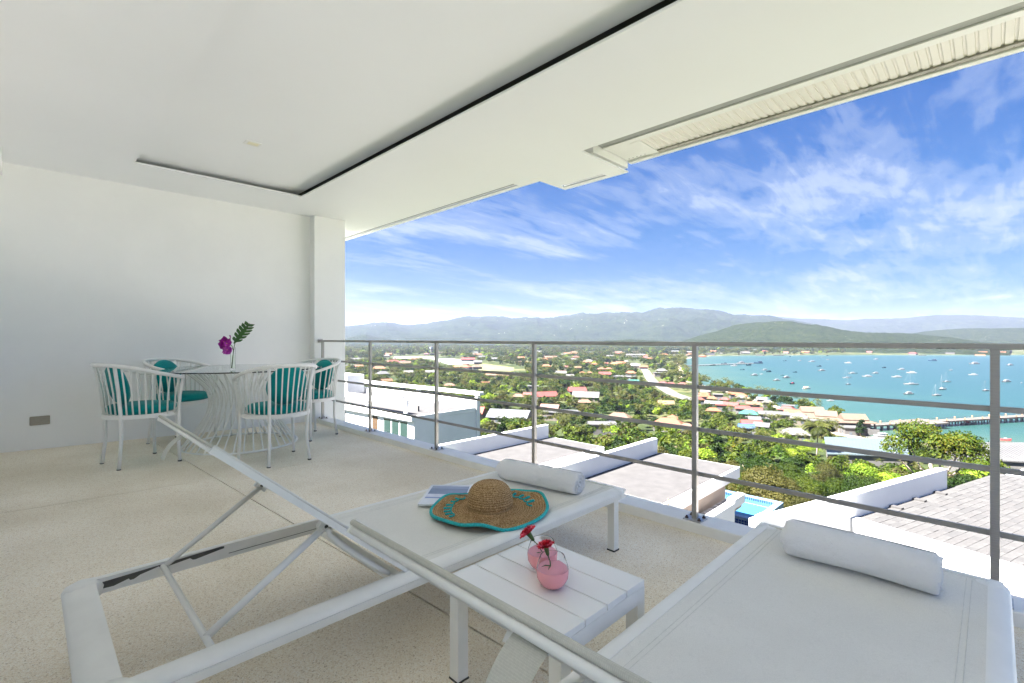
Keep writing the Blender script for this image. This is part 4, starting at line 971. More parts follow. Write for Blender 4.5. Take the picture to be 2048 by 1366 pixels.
# person at the pool's corner: one skinned body, a dress and a hat
pr = thing('person', 'person in a pink top and pale sun hat standing by the blue pool', 'person', (18.3, 5.75, -6.85), math.radians(60))
m_skin = M('skin', (.45, .27, .19), .55, .05, 12)
def skinned(name, pts, edges, radii, mt, parent):
    me = bpy.data.meshes.new(name); me.from_pydata(pts, edges, []); o = bpy.data.objects.new(name, me); COL.objects.link(o); o.parent = parent
    me.materials.append(mt); s_ = o.modifiers.new('skin', 'SKIN'); 
    for i, r in enumerate(radii): me.skin_vertices[0].data[i].radius = (r, r)
    me.skin_vertices[0].data[0].use_root = True
    sb = o.modifiers.new('sub', 'SUBSURF'); sb.levels = 1; sb.render_levels = 2; return o
def ensure_skin(me):
    if not me.skin_vertices: pass
_body = [((0, 0, .92), .12), ((0, 0, 1.15), .11), ((0, 0, 1.36), .12), ((0, 0, 1.46), .05), ((0, 0, 1.60), .095),
         ((.10, 0, .86), .085), ((.11, .02, .48), .06), ((.11, 0, .08), .04), ((.12, .14, .04), .035),
         ((-.10, 0, .86), .085), ((-.11, .02, .48), .06), ((-.11, 0, .08), .04), ((-.12, .14, .04), .035),
         ((.19, 0, 1.36), .05), ((.25, .04, 1.10), .038), ((.20, .22, .95), .028), ((.19, .30, .93), .022),
         ((-.19, 0, 1.36), .05), ((-.25, .04, 1.10), .038), ((-.22, .16, .88), .028), ((-.21, .22, .83), .022)]
_ed = [(0, 1), (1, 2), (2, 3), (3, 4), (0, 5), (5, 6), (6, 7), (7, 8), (0, 9), (9, 10), (10, 11), (11, 12), (2, 13), (13, 14), (14, 15), (15, 16), (2, 17), (17, 18), (18, 19), (19, 20)]
me = bpy.data.meshes.new('body'); me.from_pydata([p for p, r in _body], _ed, []); bo = bpy.data.objects.new('body', me); COL.objects.link(bo); bo.parent = pr; me.materials.append(m_skin)
bo.modifiers.new('skin', 'SKIN')
if me.skin_vertices:
    for i, (p, r) in enumerate(_body): me.skin_vertices[0].data[i].radius = (r, r)
    me.skin_vertices[0].data[0].use_root = True
bo.modifiers.new('sub', 'SUBSURF').levels = 1
MB().lathe([(.21, .78), (.17, .95), (.145, 1.12), (.17, 1.34), (.10, 1.43), (.07, 1.44)], 18).build('pink_top', M('pink_cotton', (.75, .25, .33), .8, .1, 8), pr, True)
MB().lathe([(.26, 1.63), (.12, 1.655), (.115, 1.73), (.06, 1.765), (.0001, 1.77)], 20).build('hat', M('hat_canvas', (.85, .62, .50), .8, .1, 8), pr, True)

# ---- larger villa at the left
vL = thing('white_house', 'big white modern house with a roof terrace beside the corner pillar', 'house', (19.5, 29.3, 0), math.radians(4))
Zt = -4.5
MB().box(0, 6.2, 0, 22, -14, Zt-.365).build('wall', m_vw, vL)
MB().box(-.25, 6.2, -.02, 22, Zt-.36, Zt, .03).build('roof_band', m_vw, vL)
MB().box(.1, 6.0, .15, 21.9, Zt+.003, Zt+.02).build('roof_deck', m_vroof, vL)
MB().box(6.203, 6.5, -.1, 22, -14, Zt+.55, .02).build('end_fin', m_vw, vL)
MB().box(-.02, .18, .9, 21.5, Zt+.62, Zt+1.05, .01).build('terrace_beam', m_vw, vL)
for y in (.95, 6.0, 11.2, 16.5): MB().box(.0, .16, y, y+.25, Zt+.021, Zt+.619).build('terrace_post', m_vw, vL)
MB().box(1.5, 1.66, 1.5, 21.5, Zt+.021, Zt+.45).build('terrace_bench', M('weathered_board', (.10, .095, .09), .8, .15, 4), vL)
for y in (4.5, 9.5, 14.5): MB().box(5.7, 6.0, y, y+.5, Zt+.021, Zt+.5).build('roof_block', m_vw, vL)
MB().box(6.6, 7.1, 0, 24, Zt+.9, Zt+1.15).build('back_beam', m_vw, vL)
for y in (.3, 8, 16, 23): MB().box(6.7, 7.0, y, y+.3, -14, Zt+.898).build('back_post', m_vw, vL)
MB().box(4.0, 5.9, 15.8, 19.5, Zt+.021, Zt+1.9, .02).build('stair_box', m_vw, vL)
m_pane, _t, _b = material('tinted_window_pane'); setp(_t, _b, col=(.018, .034, .032), rough=.06, spec=.5)
for k in range(3):
    y0 = .65+k*1.02
    fr = MB().box(-.05, -.003, y0, y0+.98, -6.25, -4.95).build('window', m_vw, vL)
    MB().box(-.06, -.052, y0+.05, y0+.93, -6.19, -5.01).build('pane', m_pane, fr)
    MB().box(-.058, -.052, y0+.52, y0+.90, -5.75, -5.65).build('curtain_fold', m_vw, fr)
    f2 = MB().box(-.05, -.003, y0, y0+.98, -7.0, -6.28).build('lower_window', m_vw, vL)
    MB().box(-.06, -.052, y0+.05, y0+.93, -6.94, -6.33).build('pane', m_pane, f2)
MB().box(-.03, -.002, 4.5, 5.2, -7.4, -4.98).build('door_recess', M('brown_timber', (.05, .028, .012), .6, .3, 6), vL)
MB().box(-.04, -.003, 9.2, 9.45, -7.2, -4.98).build('downpipe', M('dark_pipe', (.04, .03, .025), .6, .2, 6), vL)
MB().box(-1.2, -1.1, 4.0, 9.0, -7.0, -6.2).build('timber_rail', M('brown_rail', (.07, .04, .018), .7, .3, 6), vL)

# ------------------------------------------------------------------ houses of the valley
roofm = {'orange': M('orange_tile_roof', (0.1018, 0.0336, 0.0117), .8, .22, .7, det=8), 'red': M('red_metal_roof', (0.0879, 0.0197, 0.0149), .6, .2, .6, det=8), 'bright': M('bright_red_roof', (0.1231, 0.0213, 0.0080), .6, .1, .7),
         'brown': M('faded_brown_roof', (0.0741, 0.0389, 0.0229), .85, .22, .7, det=8), 'grey': M('grey_fibre_roof', (0.0634, 0.0596, 0.0565), .8, .15, .6, det=8), 'silver': M('pale_metal_roof', (0.0879, 0.0916, 0.0986), .4, .06, .5),
         'white': M('white_metal_roof', (0.0596, 0.0588, 0.0573), .55, .10, .5), 'green': M('green_metal_roof', (0.0138, 0.0634, 0.0474), .5, .15, .6), 'blue': M('blue_metal_roof', (0.0229, 0.0490, 0.1018), .5, .12, .6),
         'thai': M('salmon_gable_roof', (0.1055, 0.0490, 0.0314), .7, .15, .7), 'ochre': M('ochre_roof', (0.0879, 0.0596, 0.0266), .8, .15, .6)}
m_hw = [M('house_wall_white', (0.0750, 0.0715, 0.0659), .8, .08, .5), M('house_wall_cream', (0.0680, 0.0567, 0.0431), .8, .08, .5), M('house_wall_grey', (0.0510, 0.0488, 0.0466), .8, .1, .5)]
m_win = M('dark_window', (.05, .06, .07), .2, .2, 2)
cname = {'orange': 'orange tiled', 'red': 'red roofed', 'bright': 'bright red roofed', 'brown': 'faded brown roofed', 'grey': 'grey roofed', 'silver': 'pale metal roofed', 'white': 'white roofed', 'green': 'green roofed', 'blue': 'blue roofed', 'thai': 'salmon gabled', 'ochre': 'ochre roofed'}
BAYS = [(740, 'beside corner pillar'), (873, 'in second railing bay'), (1070, 'in third railing bay'), (1390, 'in fourth railing bay'), (1990, 'in fifth railing bay'), (9999, 'past last railing post')]
def zone(px):
    return [z for x, z in BAYS if px < x][0]
ORD = ['leftmost', 'second', 'third', 'fourth', 'fifth', 'sixth', 'seventh', 'eighth', 'ninth', 'tenth', 'eleventh', 'twelfth', 'thirteenth', 'fourteenth', 'fifteenth', 'sixteenth', 'seventeenth', 'eighteenth', 'nineteenth', 'twentieth']
def number_labels(items, cat):
    """items: (object, px, description); distinct labels by zone and order from the left"""
    d = {}
    for o, px, ds in items: d.setdefault((ds, zone(px)), []).append((px, o))
    for (ds, zn), L in d.items():
        L.sort(key=lambda a: a[0])
        for i, (px, o) in enumerate(L):
            if len(L) == 1: o['label'] = '%s, the only one %s' % (ds, zn)
            elif i == len(L)-1: o['label'] = '%s, rightmost %s' % (ds, zn)
            elif i < 20: o['label'] = '%s, %s%s %s' % (ds, ORD[i], ' from left' if i else '', zn)
            else: o['label'] = '%s, %s from right %s' % (ds, ORD[len(L)-1-i], zn)
            o['group'] = cat
excl = []      # (x, y, radius) kept free of trees;  sight lines kept low: (bearing, half-angle, range, slope)
sights = []
def roof_mb(w_, d_, z0, rise, kind, ov=.6):
    a, b = w_/2+ov, d_/2+ov; m = MB()
    if kind == 'flat': return m.box(-a, a, -b, b, z0, z0+.35)
    rg = (a-b*.85 if a > b else .3) if kind == 'hip' else a
    rg = max(rg, .2)
    t = .18
    m.v = [(-a, -b, z0), (a, -b, z0), (a, b, z0), (-a, b, z0), (-rg, 0, z0+rise), (rg, 0, z0+rise), (-a, -b, z0-t), (a, -b, z0-t), (a, b, z0-t), (-a, b, z0-t)]
    m.f = [(0, 1, 5, 4), (2, 3, 4, 5), (1, 2, 5), (3, 0, 4), (6, 7, 1, 0), (7, 8, 2, 1), (8, 9, 3, 2), (9, 6, 0, 3), (9, 8, 7, 6)]
    return m
def house(x, y, wdt, colr, typ, rz=None, zr=None, dep=None):
    g = gz1(x, y) if zr is None else zr-4.6
    zb = g; wh = 3.4 if typ != 'flat' else 4.4
    dep = dep or max(4.0, wdt*.62)
    br = math.atan2(y, x)
    rz = br+PI/2+rnd.uniform(-.35, .35) if rz is None else rz
    h = thing('house', 'x', 'house', (x, y, zb), rz)
    ft = min(2.0, wdt*.12)
    MB().box(-wdt/2, wdt/2, -dep/2, dep/2, -1.5, wh).build('wall', rnd.choice(m_hw), h)
    rf = roof_mb(wdt, dep, wh+.01 if typ == 'flat' else wh+.0, min(3.2, dep*.36), typ).build('roof', roofm[colr], h)
    px, py = proj(x, y, zb+wh); d = math.hypot(x, y)
    if wdt/d*967 > 14:                                            # openings big enough to be told apart
        nw = max(2, int(wdt/3.2))
        for k in range(nw):
            xx = -wdt/2+wdt*(k+.5)/nw
            MB().box(xx-.55, xx+.55, -dep/2-.05, -dep/2-.003, 1.0, 2.5).build('window', m_win, h)
            MB().box(xx-.55, xx+.55, dep/2+.003, dep/2+.05, 1.0, 2.5).build('window', m_win, h)
        for s in (-1, 1): MB().box(s*wdt/2+(.003 if s > 0 else -.05), s*wdt/2+(.05 if s > 0 else -.003), -.6, .6, 1.0, 2.5).build('window', m_win, h)
        if typ in ('gable', 'hip'):
            MB().tube([(-(wdt/2+.6 if typ == 'gable' else max(.2, wdt/2+.6-(dep/2+.6)*.85)), 0, wh+min(3.2, dep*.36)+.05), ((wdt/2+.6 if typ == 'gable' else max(.2, wdt/2+.6-(dep/2+.6)*.85)), 0, wh+min(3.2, dep*.36)+.05)], .12, 5).build('ridge_cap', roofm[colr], rf)
    excl.append((x, y, wdt*.62+1.5)); sights.append((math.atan2(y, x), wdt*.55/d, d, (CAM_H-(zb+wh))/d))
    return h, px
hitems = []
rh = random.Random(21); extra = []
for k_ in range(260):
    if k_ < 90: b_, d_ = math.radians(bear(rh.uniform(1040, 1385))), rh.uniform(560, 1500)
    elif k_ < 140: b_, d_ = math.radians(bear(rh.uniform(700, 1040))), rh.uniform(420, 1500)
    elif k_ < 200: b_, d_ = math.radians(bear(rh.uniform(1400, 1590))), rh.uniform(292, 400)
    else: b_, d_ = math.radians(bear(rh.uniform(1400, 2040))), rh.uniform(1560, 2000)
    x, y = d_*math.cos(b_), d_*math.sin(b_)
    if rh.random() > .45 and d_ > 450: continue
    if sdist([x], [y])[0] < 14 or min(math.hypot(x-h_[0], y-h_[1]) for h_ in HOUSES+extra+[(0, 0)]) < (18 if d_ > 450 else 10): continue
    extra.append((x, y, rh.uniform(8, 15)*(1.4 if d_ > 1200 else 1 if d_ > 450 else .6), rh.choice(['orange', 'white', 'orange', 'red', 'brown', 'grey', 'white', 'orange']), rh.choice(['hip', 'gable', 'gable', 'flat'])))
for (x, y, wdt, colr, typ) in HOUSES+extra:
    h, px = house(x, y, wdt, colr, typ); hitems.append((h, px, ('small %s house' if wdt < 12 else 'broad %s house') % cname[colr]+(' on far plain' if math.hypot(x, y) > 600 else ' among nearer trees')))
number_labels(hitems, 'houses scattered through the valley')
# control tower
ct = thing('control_tower', 'pale airfield control tower beyond the runway', 'tower', (760, 1060, -42.5))
MB().lathe([(3.2, 0), (2.8, 17), (2.8, 17.01)], 10).build('shaft', m_hw[0], ct)
MB().lathe([(4.6, 17.1), (5.2, 21), (.01, 21.1)], 10).build('cab', M('cab_glass', (.35, .42, .46), .2, .1, 1), ct)
MB().lathe([(5.8, 21.2), (5.8, 22), (.01, 22.8)], 10).build('roof', m_hw[0], ct)
# long warehouse roof and the building at the right
def slab_building(name, label, cat, corners, zr, fall, roofmat, wallmat):
    cx = sum(c[0] for c in corners)/4; cy = sum(c[1] for c in corners)/4
    t = thing(name, label, cat, (cx, cy, gz1(cx, cy)))
    zg = gz1(cx, cy); L = [(x-cx, y-cy) for x, y in corners]
    m = MB(); zs = [zr+fall-zg, zr+fall-zg, zr-zg, zr-zg]
    m.v = [(x, y, z) for (x, y), z in zip(L, zs)]+[(x, y, z-.35) for (x, y), z in zip(L, zs)]; m.f = [(3, 2, 1, 0), (4, 5, 6, 7), (0, 1, 5, 4), (1, 2, 6, 5), (2, 3, 7, 6), (3, 0, 4, 7)]
    r = m.build('roof', roofmat, t)
    seam = MB()
    for k in range(1, 26):
        u = k/26; a = Vector((*L[0], zs[0])).lerp(Vector((*L[1], zs[1])), u); b = Vector((*L[3], zs[3])).lerp(Vector((*L[2], zs[2])), u)
        seam.beam(a+Vector((0, 0, .03)), b+Vector((0, 0, .03)), .10, .07)
    tag(seam.build('roof_seam', roofmat, r), kind='stuff')
    w_ = MB().prism([(x*.95, y*.95) for x, y in L], -2, zr-zg-.4); w_.build('wall', wallmat, t)
    excl.append((cx, cy, 15)); return t
wh_ = slab_building('warehouse', 'long warehouse with a pale blue white metal roof behind the palm', 'warehouse', [(203, 43.4), (219, 22), (194, 18.6), (180, 37.6)], -35.6, 1.2, M('pale_blue_metal_roof', (0.0520, 0.0685, 0.0723), .45, .05, .3), m_hw[0])
br_ = slab_building('white_hall', 'white roofed hall at the right edge by the turquoise water', 'building', [(206, 12.0), (226, -9), (203, -16), (191, 4.5)], -33.4, 1.4, roofm['white'], m_hw[0])
for s in [(wh_, math.atan2(30, 198), .095, 185, 36.8/185)]: sights.append((s[1], s[2], s[3], s[4]))
sights.append((math.atan2(-2, 205), .09, 190, 34.4/190))
# pier terminal with three tiled roofs, and the long concrete pier
def terminal(x, y, rz, w_, d_, label, z=-41.6):
    t = thing('pier_pavilion', label, 'pavilion', (x, y, z), rz, group='tiled pavilions at the foot of the pier')
    MB().box(-w_/2-1, w_/2+1, -d_/2-1, d_/2+1, -3, .1).build('base', m_hw[0], t)
    for sx in (-1, -.33, .33, 1):
        for sy in (-1, 1): MB().box(sx*(w_/2-.4)-.25, sx*(w_/2-.4)+.25, sy*(d_/2-.4)-.25, sy*(d_/2-.4)+.25, .1, 3.0).build('column', m_hw[0], t)
    MB().box(-w_/2+1.5, w_/2-1.5, -d_/2+1.5, d_/2-1.5, .101, 3.0).build('inner_wall', M('shaded_room', (.16, .12, .10), .8, .2, 1), t)
    MB().lathe([(0, 0)], 3) if False else None
    lo = roof_mb(w_, d_, 3.05, 1.5, 'hip', 1.2); lo.build('lower_roof', m_tan, t)
    up = roof_mb(w_*.66, d_*.62, 4.15, 2.4, 'gable', .5); u_ = up.build('upper_roof', m_tan, t)
    MB().add([(w_*.33+.52, -d_*.2, 4.4), (w_*.33+.52, d_*.2, 4.4), (w_*.33+.52, 0, 6.2)], [(0, 1, 2)]).build('gable_end', m_win, u_)
    excl.append((x, y, 14)); sights.append((math.atan2(y, x), .05, math.hypot(x, y), (CAM_H+38.5)/math.hypot(x, y))); return t
m_tan = M('sunbleached_tile', (0.0625, 0.0403, 0.0252), .8, .14, .6, det=8)
terminal(294, 68.5, math.radians(-62), 15, 10, 'leftmost tan tiled pavilion at the foot of the pier')
terminal(283, 59.8, math.radians(-72), 13, 9, 'middle tan tiled pavilion at the foot of the pier')
terminal(280, 48.0, math.radians(-55), 15, 10, 'rightmost tan tiled pavilion nearest the pier')
for (x, y, zz2, w2, lab) in ((272, 57, -41, 15, 'long white annex in front of the middle tan pavilion'), (270.5, 46, -41.3, 9, 'low white boathouse with dark openings beside the pier'), (276, 74, -41, 12, 'white canopy building left of the tan pavilions')):
    h, px = house(x, y, w2, 'white', 'flat', rz=math.radians(-60), dep=6); h['label'] = lab; h['group'] = 'white harbour buildings'
pier = thing('pier', 'long concrete pier on piles crossing the bay at the right', 'pier', (0, 0, 0))
pa, pb = Vector((288, 45, -41.4)), Vector((470, -62, -41.4))
dd = (pb-pa); PL = dd.length; dd.normalize(); pn = Vector((-dd.y, dd.x, 0))
m_conc = M('pier_concrete', (0.0601, 0.0519, 0.0439), .85, .15, .4); m_concd = M('pier_pile', (0.1050, 0.0980, 0.0875), .9, .2, .5)
MB().beam(pa, pb, 5.0, .7).build('deck', m_conc, pier)
mid = pa+dd*(PL*.17); MB().beam(mid-dd*11, mid+dd*11, 13, .8).build('platform', m_conc, pier)
n_p = int(PL/4.2)
pile_me = MB().lathe([(.34, -5), (.34, 0)], 7).mesh('pile', m_concd); bol_me = MB().box(-.35, .35, -.35, .35, .35, 1.5, .08).mesh('lamp_pillar', M('pillar_terracotta', (.16, .085, .05), .8, .1, 2))
for k in range(n_p):
    for s in (-2.0, 2.0):
        q = pa+dd*(k*4.2+1)+pn*s; link_mesh('pile', pile_me, pier, (q.x, q.y, -41.7))
        if k % 3 == 0: q2 = pa+dd*(k*4.2+1)+pn*(s*1.16); link_mesh('lamp_pillar', bol_me, pier, (q2.x, q2.y, -41.4))
    qa, qb = pa+dd*(k*4.2+1)-pn*2.3, pa+dd*(k*4.2+1)+pn*2.3
    if k % 2 == 0: MB().beam(qa-Vector((0, 0, .55)), qb-Vector((0, 0, .55)), .5, .4).build('cap_beam', m_concd, pier)
for s in (-2.45, 2.45): MB().beam(pa+pn*s+Vector((0, 0, 1.0)), pb+pn*s+Vector((0, 0, 1.0)), .12, .12).build('parapet_rail', m_conc, pier)
# far ferry jetty
fj = thing('ferry_jetty', 'far thin jetty crowded with moored ferries at the left of the bay', 'jetty', (0, 0, 0))
ja, jb = Vector((745, 352, -42.6)), Vector((905, 300, -42.6)); MB().beam(ja, jb, 5, .8).build('deck', m_concd, fj)
jd = (jb-ja).normalized()
for k in range(24):
    q = ja+jd*(7*k+2); link_mesh('pile', pile_me, fj, (q.x, q.y, -43))

# ------------------------------------------------------------------ boats
m_hull = {'w': M('white_gelcoat', (.16, .16, .16), .3, .04, 1), 'd': M('dark_blue_hull', (.02, .05, .08), .4, .2, 1), 't': M('teal_hull', (.006, .03, .04), .45, .2, 1), 'r': M('red_paint', (.42, .04, .04), .5, .2, 1), 'c': M('cream_canopy', (.74, .58, .30), .6, .1, 1), 'wood': M('varnished_wood', (.25, .12, .06), .5, .3, 1)}
def hull_mb(L, B, H, sheer=.35, bow=.35):
    m = MB(); n = 12
    for i in range(n+1):
        u = i/n; x = -L/2+L*u; wv = B/2*(min(1, (1-u)/bow)**.7 if u > 1-bow else .82+.18*min(1, u/.3)); wv = max(wv, .01); sh = H+sheer*H*max(0, (u-.4)/.6)**2
        for (yy, z_) in ((-1, sh), (-.85, .1), (-.3, -.35), (.3, -.35), (.85, .1), (1, sh)): m.v.append((x+(.06*L if z_ == sh and u > .9 else 0), yy*wv, z_))
    for i in range(n):
        for k in range(5): a = i*6+k; m.f.append((a, a+6, a+7, a+1))
        m.f.append((i*6+5, i*6+11, i*6+6, i*6))
    m.f.append((0, 1, 2, 3, 4, 5)); return m
def boat(kind, L):
    t = thing('boat', 'x', 'boat', (0, 0, SEA+.02)); B = L*.28; H = max(.7, L*.085)
    if kind == 'motor':
        hull_mb(L, B, H).build('hull', m_hull['w'], t)
        MB().box(-L*.30, L*.16, -B*.34, B*.34, H+.02, H+L*.10, .12).build('cabin', m_hull['w'], t)
        MB().box(-L*.27, L*.165, -B*.345, B*.345, H+L*.045, H+L*.075).build('window_band', m_win, t)
        MB().box(-L*.26, L*.02, -B*.30, B*.30, H+L*.145, H+L*.155).build('canopy', m_hull['w'], t)
        for sx in (-.24, 0):
            for sy in (-1, 1): MB().box(L*sx-.04, L*sx+.04, sy*B*.27-.04, sy*B*.27+.04, H+L*.10, H+L*.145).build('canopy_post', m_hull['w'], t)
    elif kind == 'sail':
        hull_mb(L, B, H*.9).build('hull', m_hull['w'], t)
        MB().box(-L*.20, L*.12, -B*.28, B*.28, H*.9, H+L*.045, .1).build('cabin', m_hull['w'], t)
        MB().box(-L*.18, L*.10, -B*.285, B*.285, H*.95, H*.95+L*.02).build('window_band', m_win, t)
        ms = MB().tube([(L*.06, 0, H), (L*.06, 0, H+L*1.05)], .038, 6).build('mast', m_hull['w'], t)
        MB().tube([(L*.05, 0, H+L*.13), (-L*.36, 0, H+L*.12)], .16, 6).build('boom', m_hull['d'], t)
        MB().tube([(L*.06, 0, H+L*1.03), (L*.52, 0, H*1.4)], .02, 4).build('forestay', m_hull['w'], t)
        MB().tube([(L*.06, 0, H+L*1.03), (-L*.49, 0, H*1.1)], .02, 4).build('backstay', m_hull['w'], t)
        MB().box(-L*.38, -L*.14, -B*.3, B*.3, H+L*.11, H+L*.122).build('bimini', m_hull['d'], t)
    elif kind in ('dark', 'red', 'ship'):
        mm = m_hull['t'] if kind == 'dark' else m_hull['d']
        hull_mb(L, B*.9, H*1.25, .7).build('hull', mm, t)
        MB().box(-L*.38, -L*.05, -B*.32, B*.32, H*1.26, H+L*.15, .1).build('deckhouse', m_hull['r'] if kind == 'red' else mm, t)
        MB().box(-L*.36, -L*.045, -B*.325, B*.325, H+L*.085, H+L*.115).build('window_band', m_win, t)
        MB().tube([(L*.05, 0, H), (L*.05, 0, H+L*.30)], .08, 5).build('mast', mm, t)
        MB().box(-L*.40, L*.0, -B*.35, B*.35, H+L*.152, H+L*.165).build('roof', mm, t)
    elif kind == 'tour':
        hull_mb(L, B, H).build('hull', m_hull['w'], t)
        MB().box(-L*.34, L*.22, -B*.42, B*.42, H+L*.13, H+L*.16, .1).build('canopy', m_hull['c'], t)
        MB().box(-L*.30, L*.05, -B*.3, B*.3, H+.02, H+L*.07).build('seats', m_hull['c'], t)
        for sx in (-.3, -.05, .18):
            for sy in (-1, 1): MB().box(L*sx-.05, L*sx+.05, sy*B*.38-.05, sy*B*.38+.05, H, H+L*.13).build('canopy_post', m_hull['w'], t)
    elif kind == 'long':
        hull_mb(L*1.5, B*.8, H*.9, 1.4, .5).build('hull', m_hull['w'], t)
        MB().box(-L*.25, L*.20, -B*.26, B*.26, H, H+L*.16, .05).build('cabin', m_hull['r'], t)
        MB().box(-L*.30, L*.25, -B*.34, B*.34, H+L*.18, H+L*.22).build('roof', m_hull['r'], t)
    else:
        hull_mb(L, B, H).build('hull', m_hull['r'], t)
        MB().box(-L*.2, L*.1, -B*.28, B*.28, H, H+L*.14, .1).build('console', m_hull['w'], t)
    return t
bd = {'motor': 'white motor boat', 'sail': 'white bare masted yacht', 'dark': 'small dark fishing boat', 'red': 'dark red cabined boat', 'ship': 'dark wooden ship', 'tour': 'cream canopied tour boat', 'long': 'red cabined longtail boat', 'speed': 'red speedboat'}
protos = {}; bitems = []
for (x, y, L, kind) in BOATS:
    L *= .78; key = (kind, 8 if L < 8.5 else 12 if L < 14 else 20)
    if key in protos: t = copy_tree(protos[key]); sc = L/protos[key]['len'] if False else L/plen[key]; t.scale = (sc, sc, sc)
    else:
        t = boat(kind, L); protos[key] = t
        try: plen[key] = L
        except NameError: plen = {key: L}
    t.location = (x, y, SEA+.02); t.rotation_euler = (0, 0, AZ-PI/2+PI+rnd.gauss(0, .28))
    if kind in ('long', 'speed', 'tour'): t.rotation_euler.z += PI
    px, py = proj(x, y, SEA); far = 'near far shore' if py < 735 else 'in mid bay' if py < 775 else 'in near bay'
    bitems.append((t, px, '%s %s' % (bd[kind], far)))
number_labels(bitems, 'boats moored in the turquoise bay')
for (x, y, rz, lab) in ((268, 36, 2.4, 'white ferry with a grey canopy berthed beside the pier'), (262, 31, 2.0, 'white launch berthed in the inlet behind the warehouse')):
    t = copy_tree(protos[('motor', 12)]); t.location = (x, y, SEA+.02); t.rotation_euler = (0, 0, rz); t['label'] = lab; sights.append((math.atan2(y, x), .03, math.hypot(x, y), (CAM_H+42.5)/math.hypot(x, y)))
# ------------------------------------------------------------------ trees
def leafmat(name, dark, mid, hi, accent=None, tr=.35):
    m = bpy.data.materials.new(name); m.use_nodes = True; m.node_tree.nodes.clear(); t = NT(m.node_tree)
    at = t.add('ShaderNodeAttribute', attribute_name='lv'); oi = t.add('ShaderNodeObjectInfo')
    f = t.math('ADD', t.math('MULTIPLY', at.outputs['Fac'], .75), t.math('MULTIPLY', oi.outputs['Random'], .25))
    st = [(.10, dark), (.48, mid), (.80, hi)]
    if accent: st += [(.90, accent)]
    c = t.ramp(f, st)
    c = t.mix(t.math('MULTIPLY', oi.outputs['Random'], .35), c, t.mix(.6, c, (1.0, .9, .45), 'MULTIPLY'))
    d = t.add('ShaderNodeBsdfPrincipled', {'Base Color': c, 'Roughness': .55}); d.inputs['Specular IOR Level'].default_value = .08
    tl_ = t.add('ShaderNodeBsdfTranslucent', {'Color': t.mix(1.0, c, (1.0, 1.15, .5), 'MULTIPLY')})
    mx = t.add('ShaderNodeMixShader', {0: tr, 1: d.outputs[0], 2: tl_.outputs[0]}); t.add('ShaderNodeOutputMaterial', {0: mx.outputs[0]}); return m
LM = {'dark': leafmat('leaf_dark_green', (0.0039, 0.0098, 0.0022), (0.0098, 0.0218, 0.0039), (0.0218, 0.0393, 0.0066)),
      'mid': leafmat('leaf_mid_green', (0.0084, 0.0185, 0.0025), (0.0260, 0.0412, 0.0046), (0.0605, 0.0739, 0.0084)),
      'bright': leafmat('leaf_bright_green', (0.0372, 0.0745, 0.0069), (0.0885, 0.1396, 0.0117), (0.1769, 0.2142, 0.0233)),
      'olive': leafmat('leaf_olive', (0.0144, 0.0171, 0.0052), (0.0314, 0.0340, 0.0092), (0.0627, 0.0575, 0.0183)),
      'gold': leafmat('leaf_golden', (0.0084, 0.0218, 0.0025), (0.0269, 0.0504, 0.0050), (0.0714, 0.0714, 0.0067), (0.1428, 0.0756, 0.0101)),
      'russet': leafmat('leaf_russet', (0.0378, 0.0340, 0.0113), (0.0907, 0.0604, 0.0189), (0.1587, 0.0831, 0.0378), (0.1889, 0.0755, 0.0453)),
      'palm': leafmat('palm_frond_leaf', (0.0122, 0.0183, 0.0030), (0.0326, 0.0386, 0.0081), (0.0692, 0.0692, 0.0203))}
m_bark = M('tree_bark', (.20, .16, .12), .9, .25, 6)
def leaf_cloud(seed, lobes, n, size, mat_, up=.35, shell=.55):
    r = np.random.RandomState(seed); L = np.array(lobes); wt = L[:, 3]**2; idx = r.choice(len(L), n, p=wt/wt.sum())
    d = r.normal(size=(n, 3)); d /= np.linalg.norm(d, axis=1)[:, None]; d[:, 2] = np.where(d[:, 2] < -.35, -d[:, 2]*.6, d[:, 2])
    rr = shell+(1-shell)*r.rand(n)**.6
    c = L[idx, :3]; sc = np.stack([L[idx, 3], L[idx, 3], L[idx, 4]], 1)
    bump = 1+.16*np.sin(d[:, 0]*7+idx)*np.cos(d[:, 1]*6+idx*2)+.10*np.sin(d[:, 2]*11+idx)
    p = c+d*sc*(rr*bump)[:, None]
    nrm = d*1.0+r.normal(size=(n, 3))*.55+np.array([0, 0, up]); nrm /= np.linalg.norm(nrm, axis=1)[:, None]
    a = np.cross(nrm, r.normal(size=(n, 3))); a /= np.linalg.norm(a, axis=1)[:, None]; b = np.cross(nrm, a)
    s = size*(.6+.8*r.rand(n))[:, None]
    V = np.stack([p-a*s, p-b*s*.55+nrm*s*.12, p+a*s, p+b*s*.55+nrm*s*.12], 1).reshape(-1, 3)
    F = np.arange(4*n).reshape(-1, 4)
    me = np_mesh('crown', V, F, mat_, False)
    clump = .5+.5*np.sin(p[:, 0]*9+seed)*np.sin(p[:, 1]*9+1.3*seed)*np.cos(p[:, 2]*8)
    lv = np.clip(.45*r.rand(n)+.35*clump+.2*r.rand(len(L))[idx], 0, 1); addattr(me, 'lv', np.repeat(lv, 4)); return me
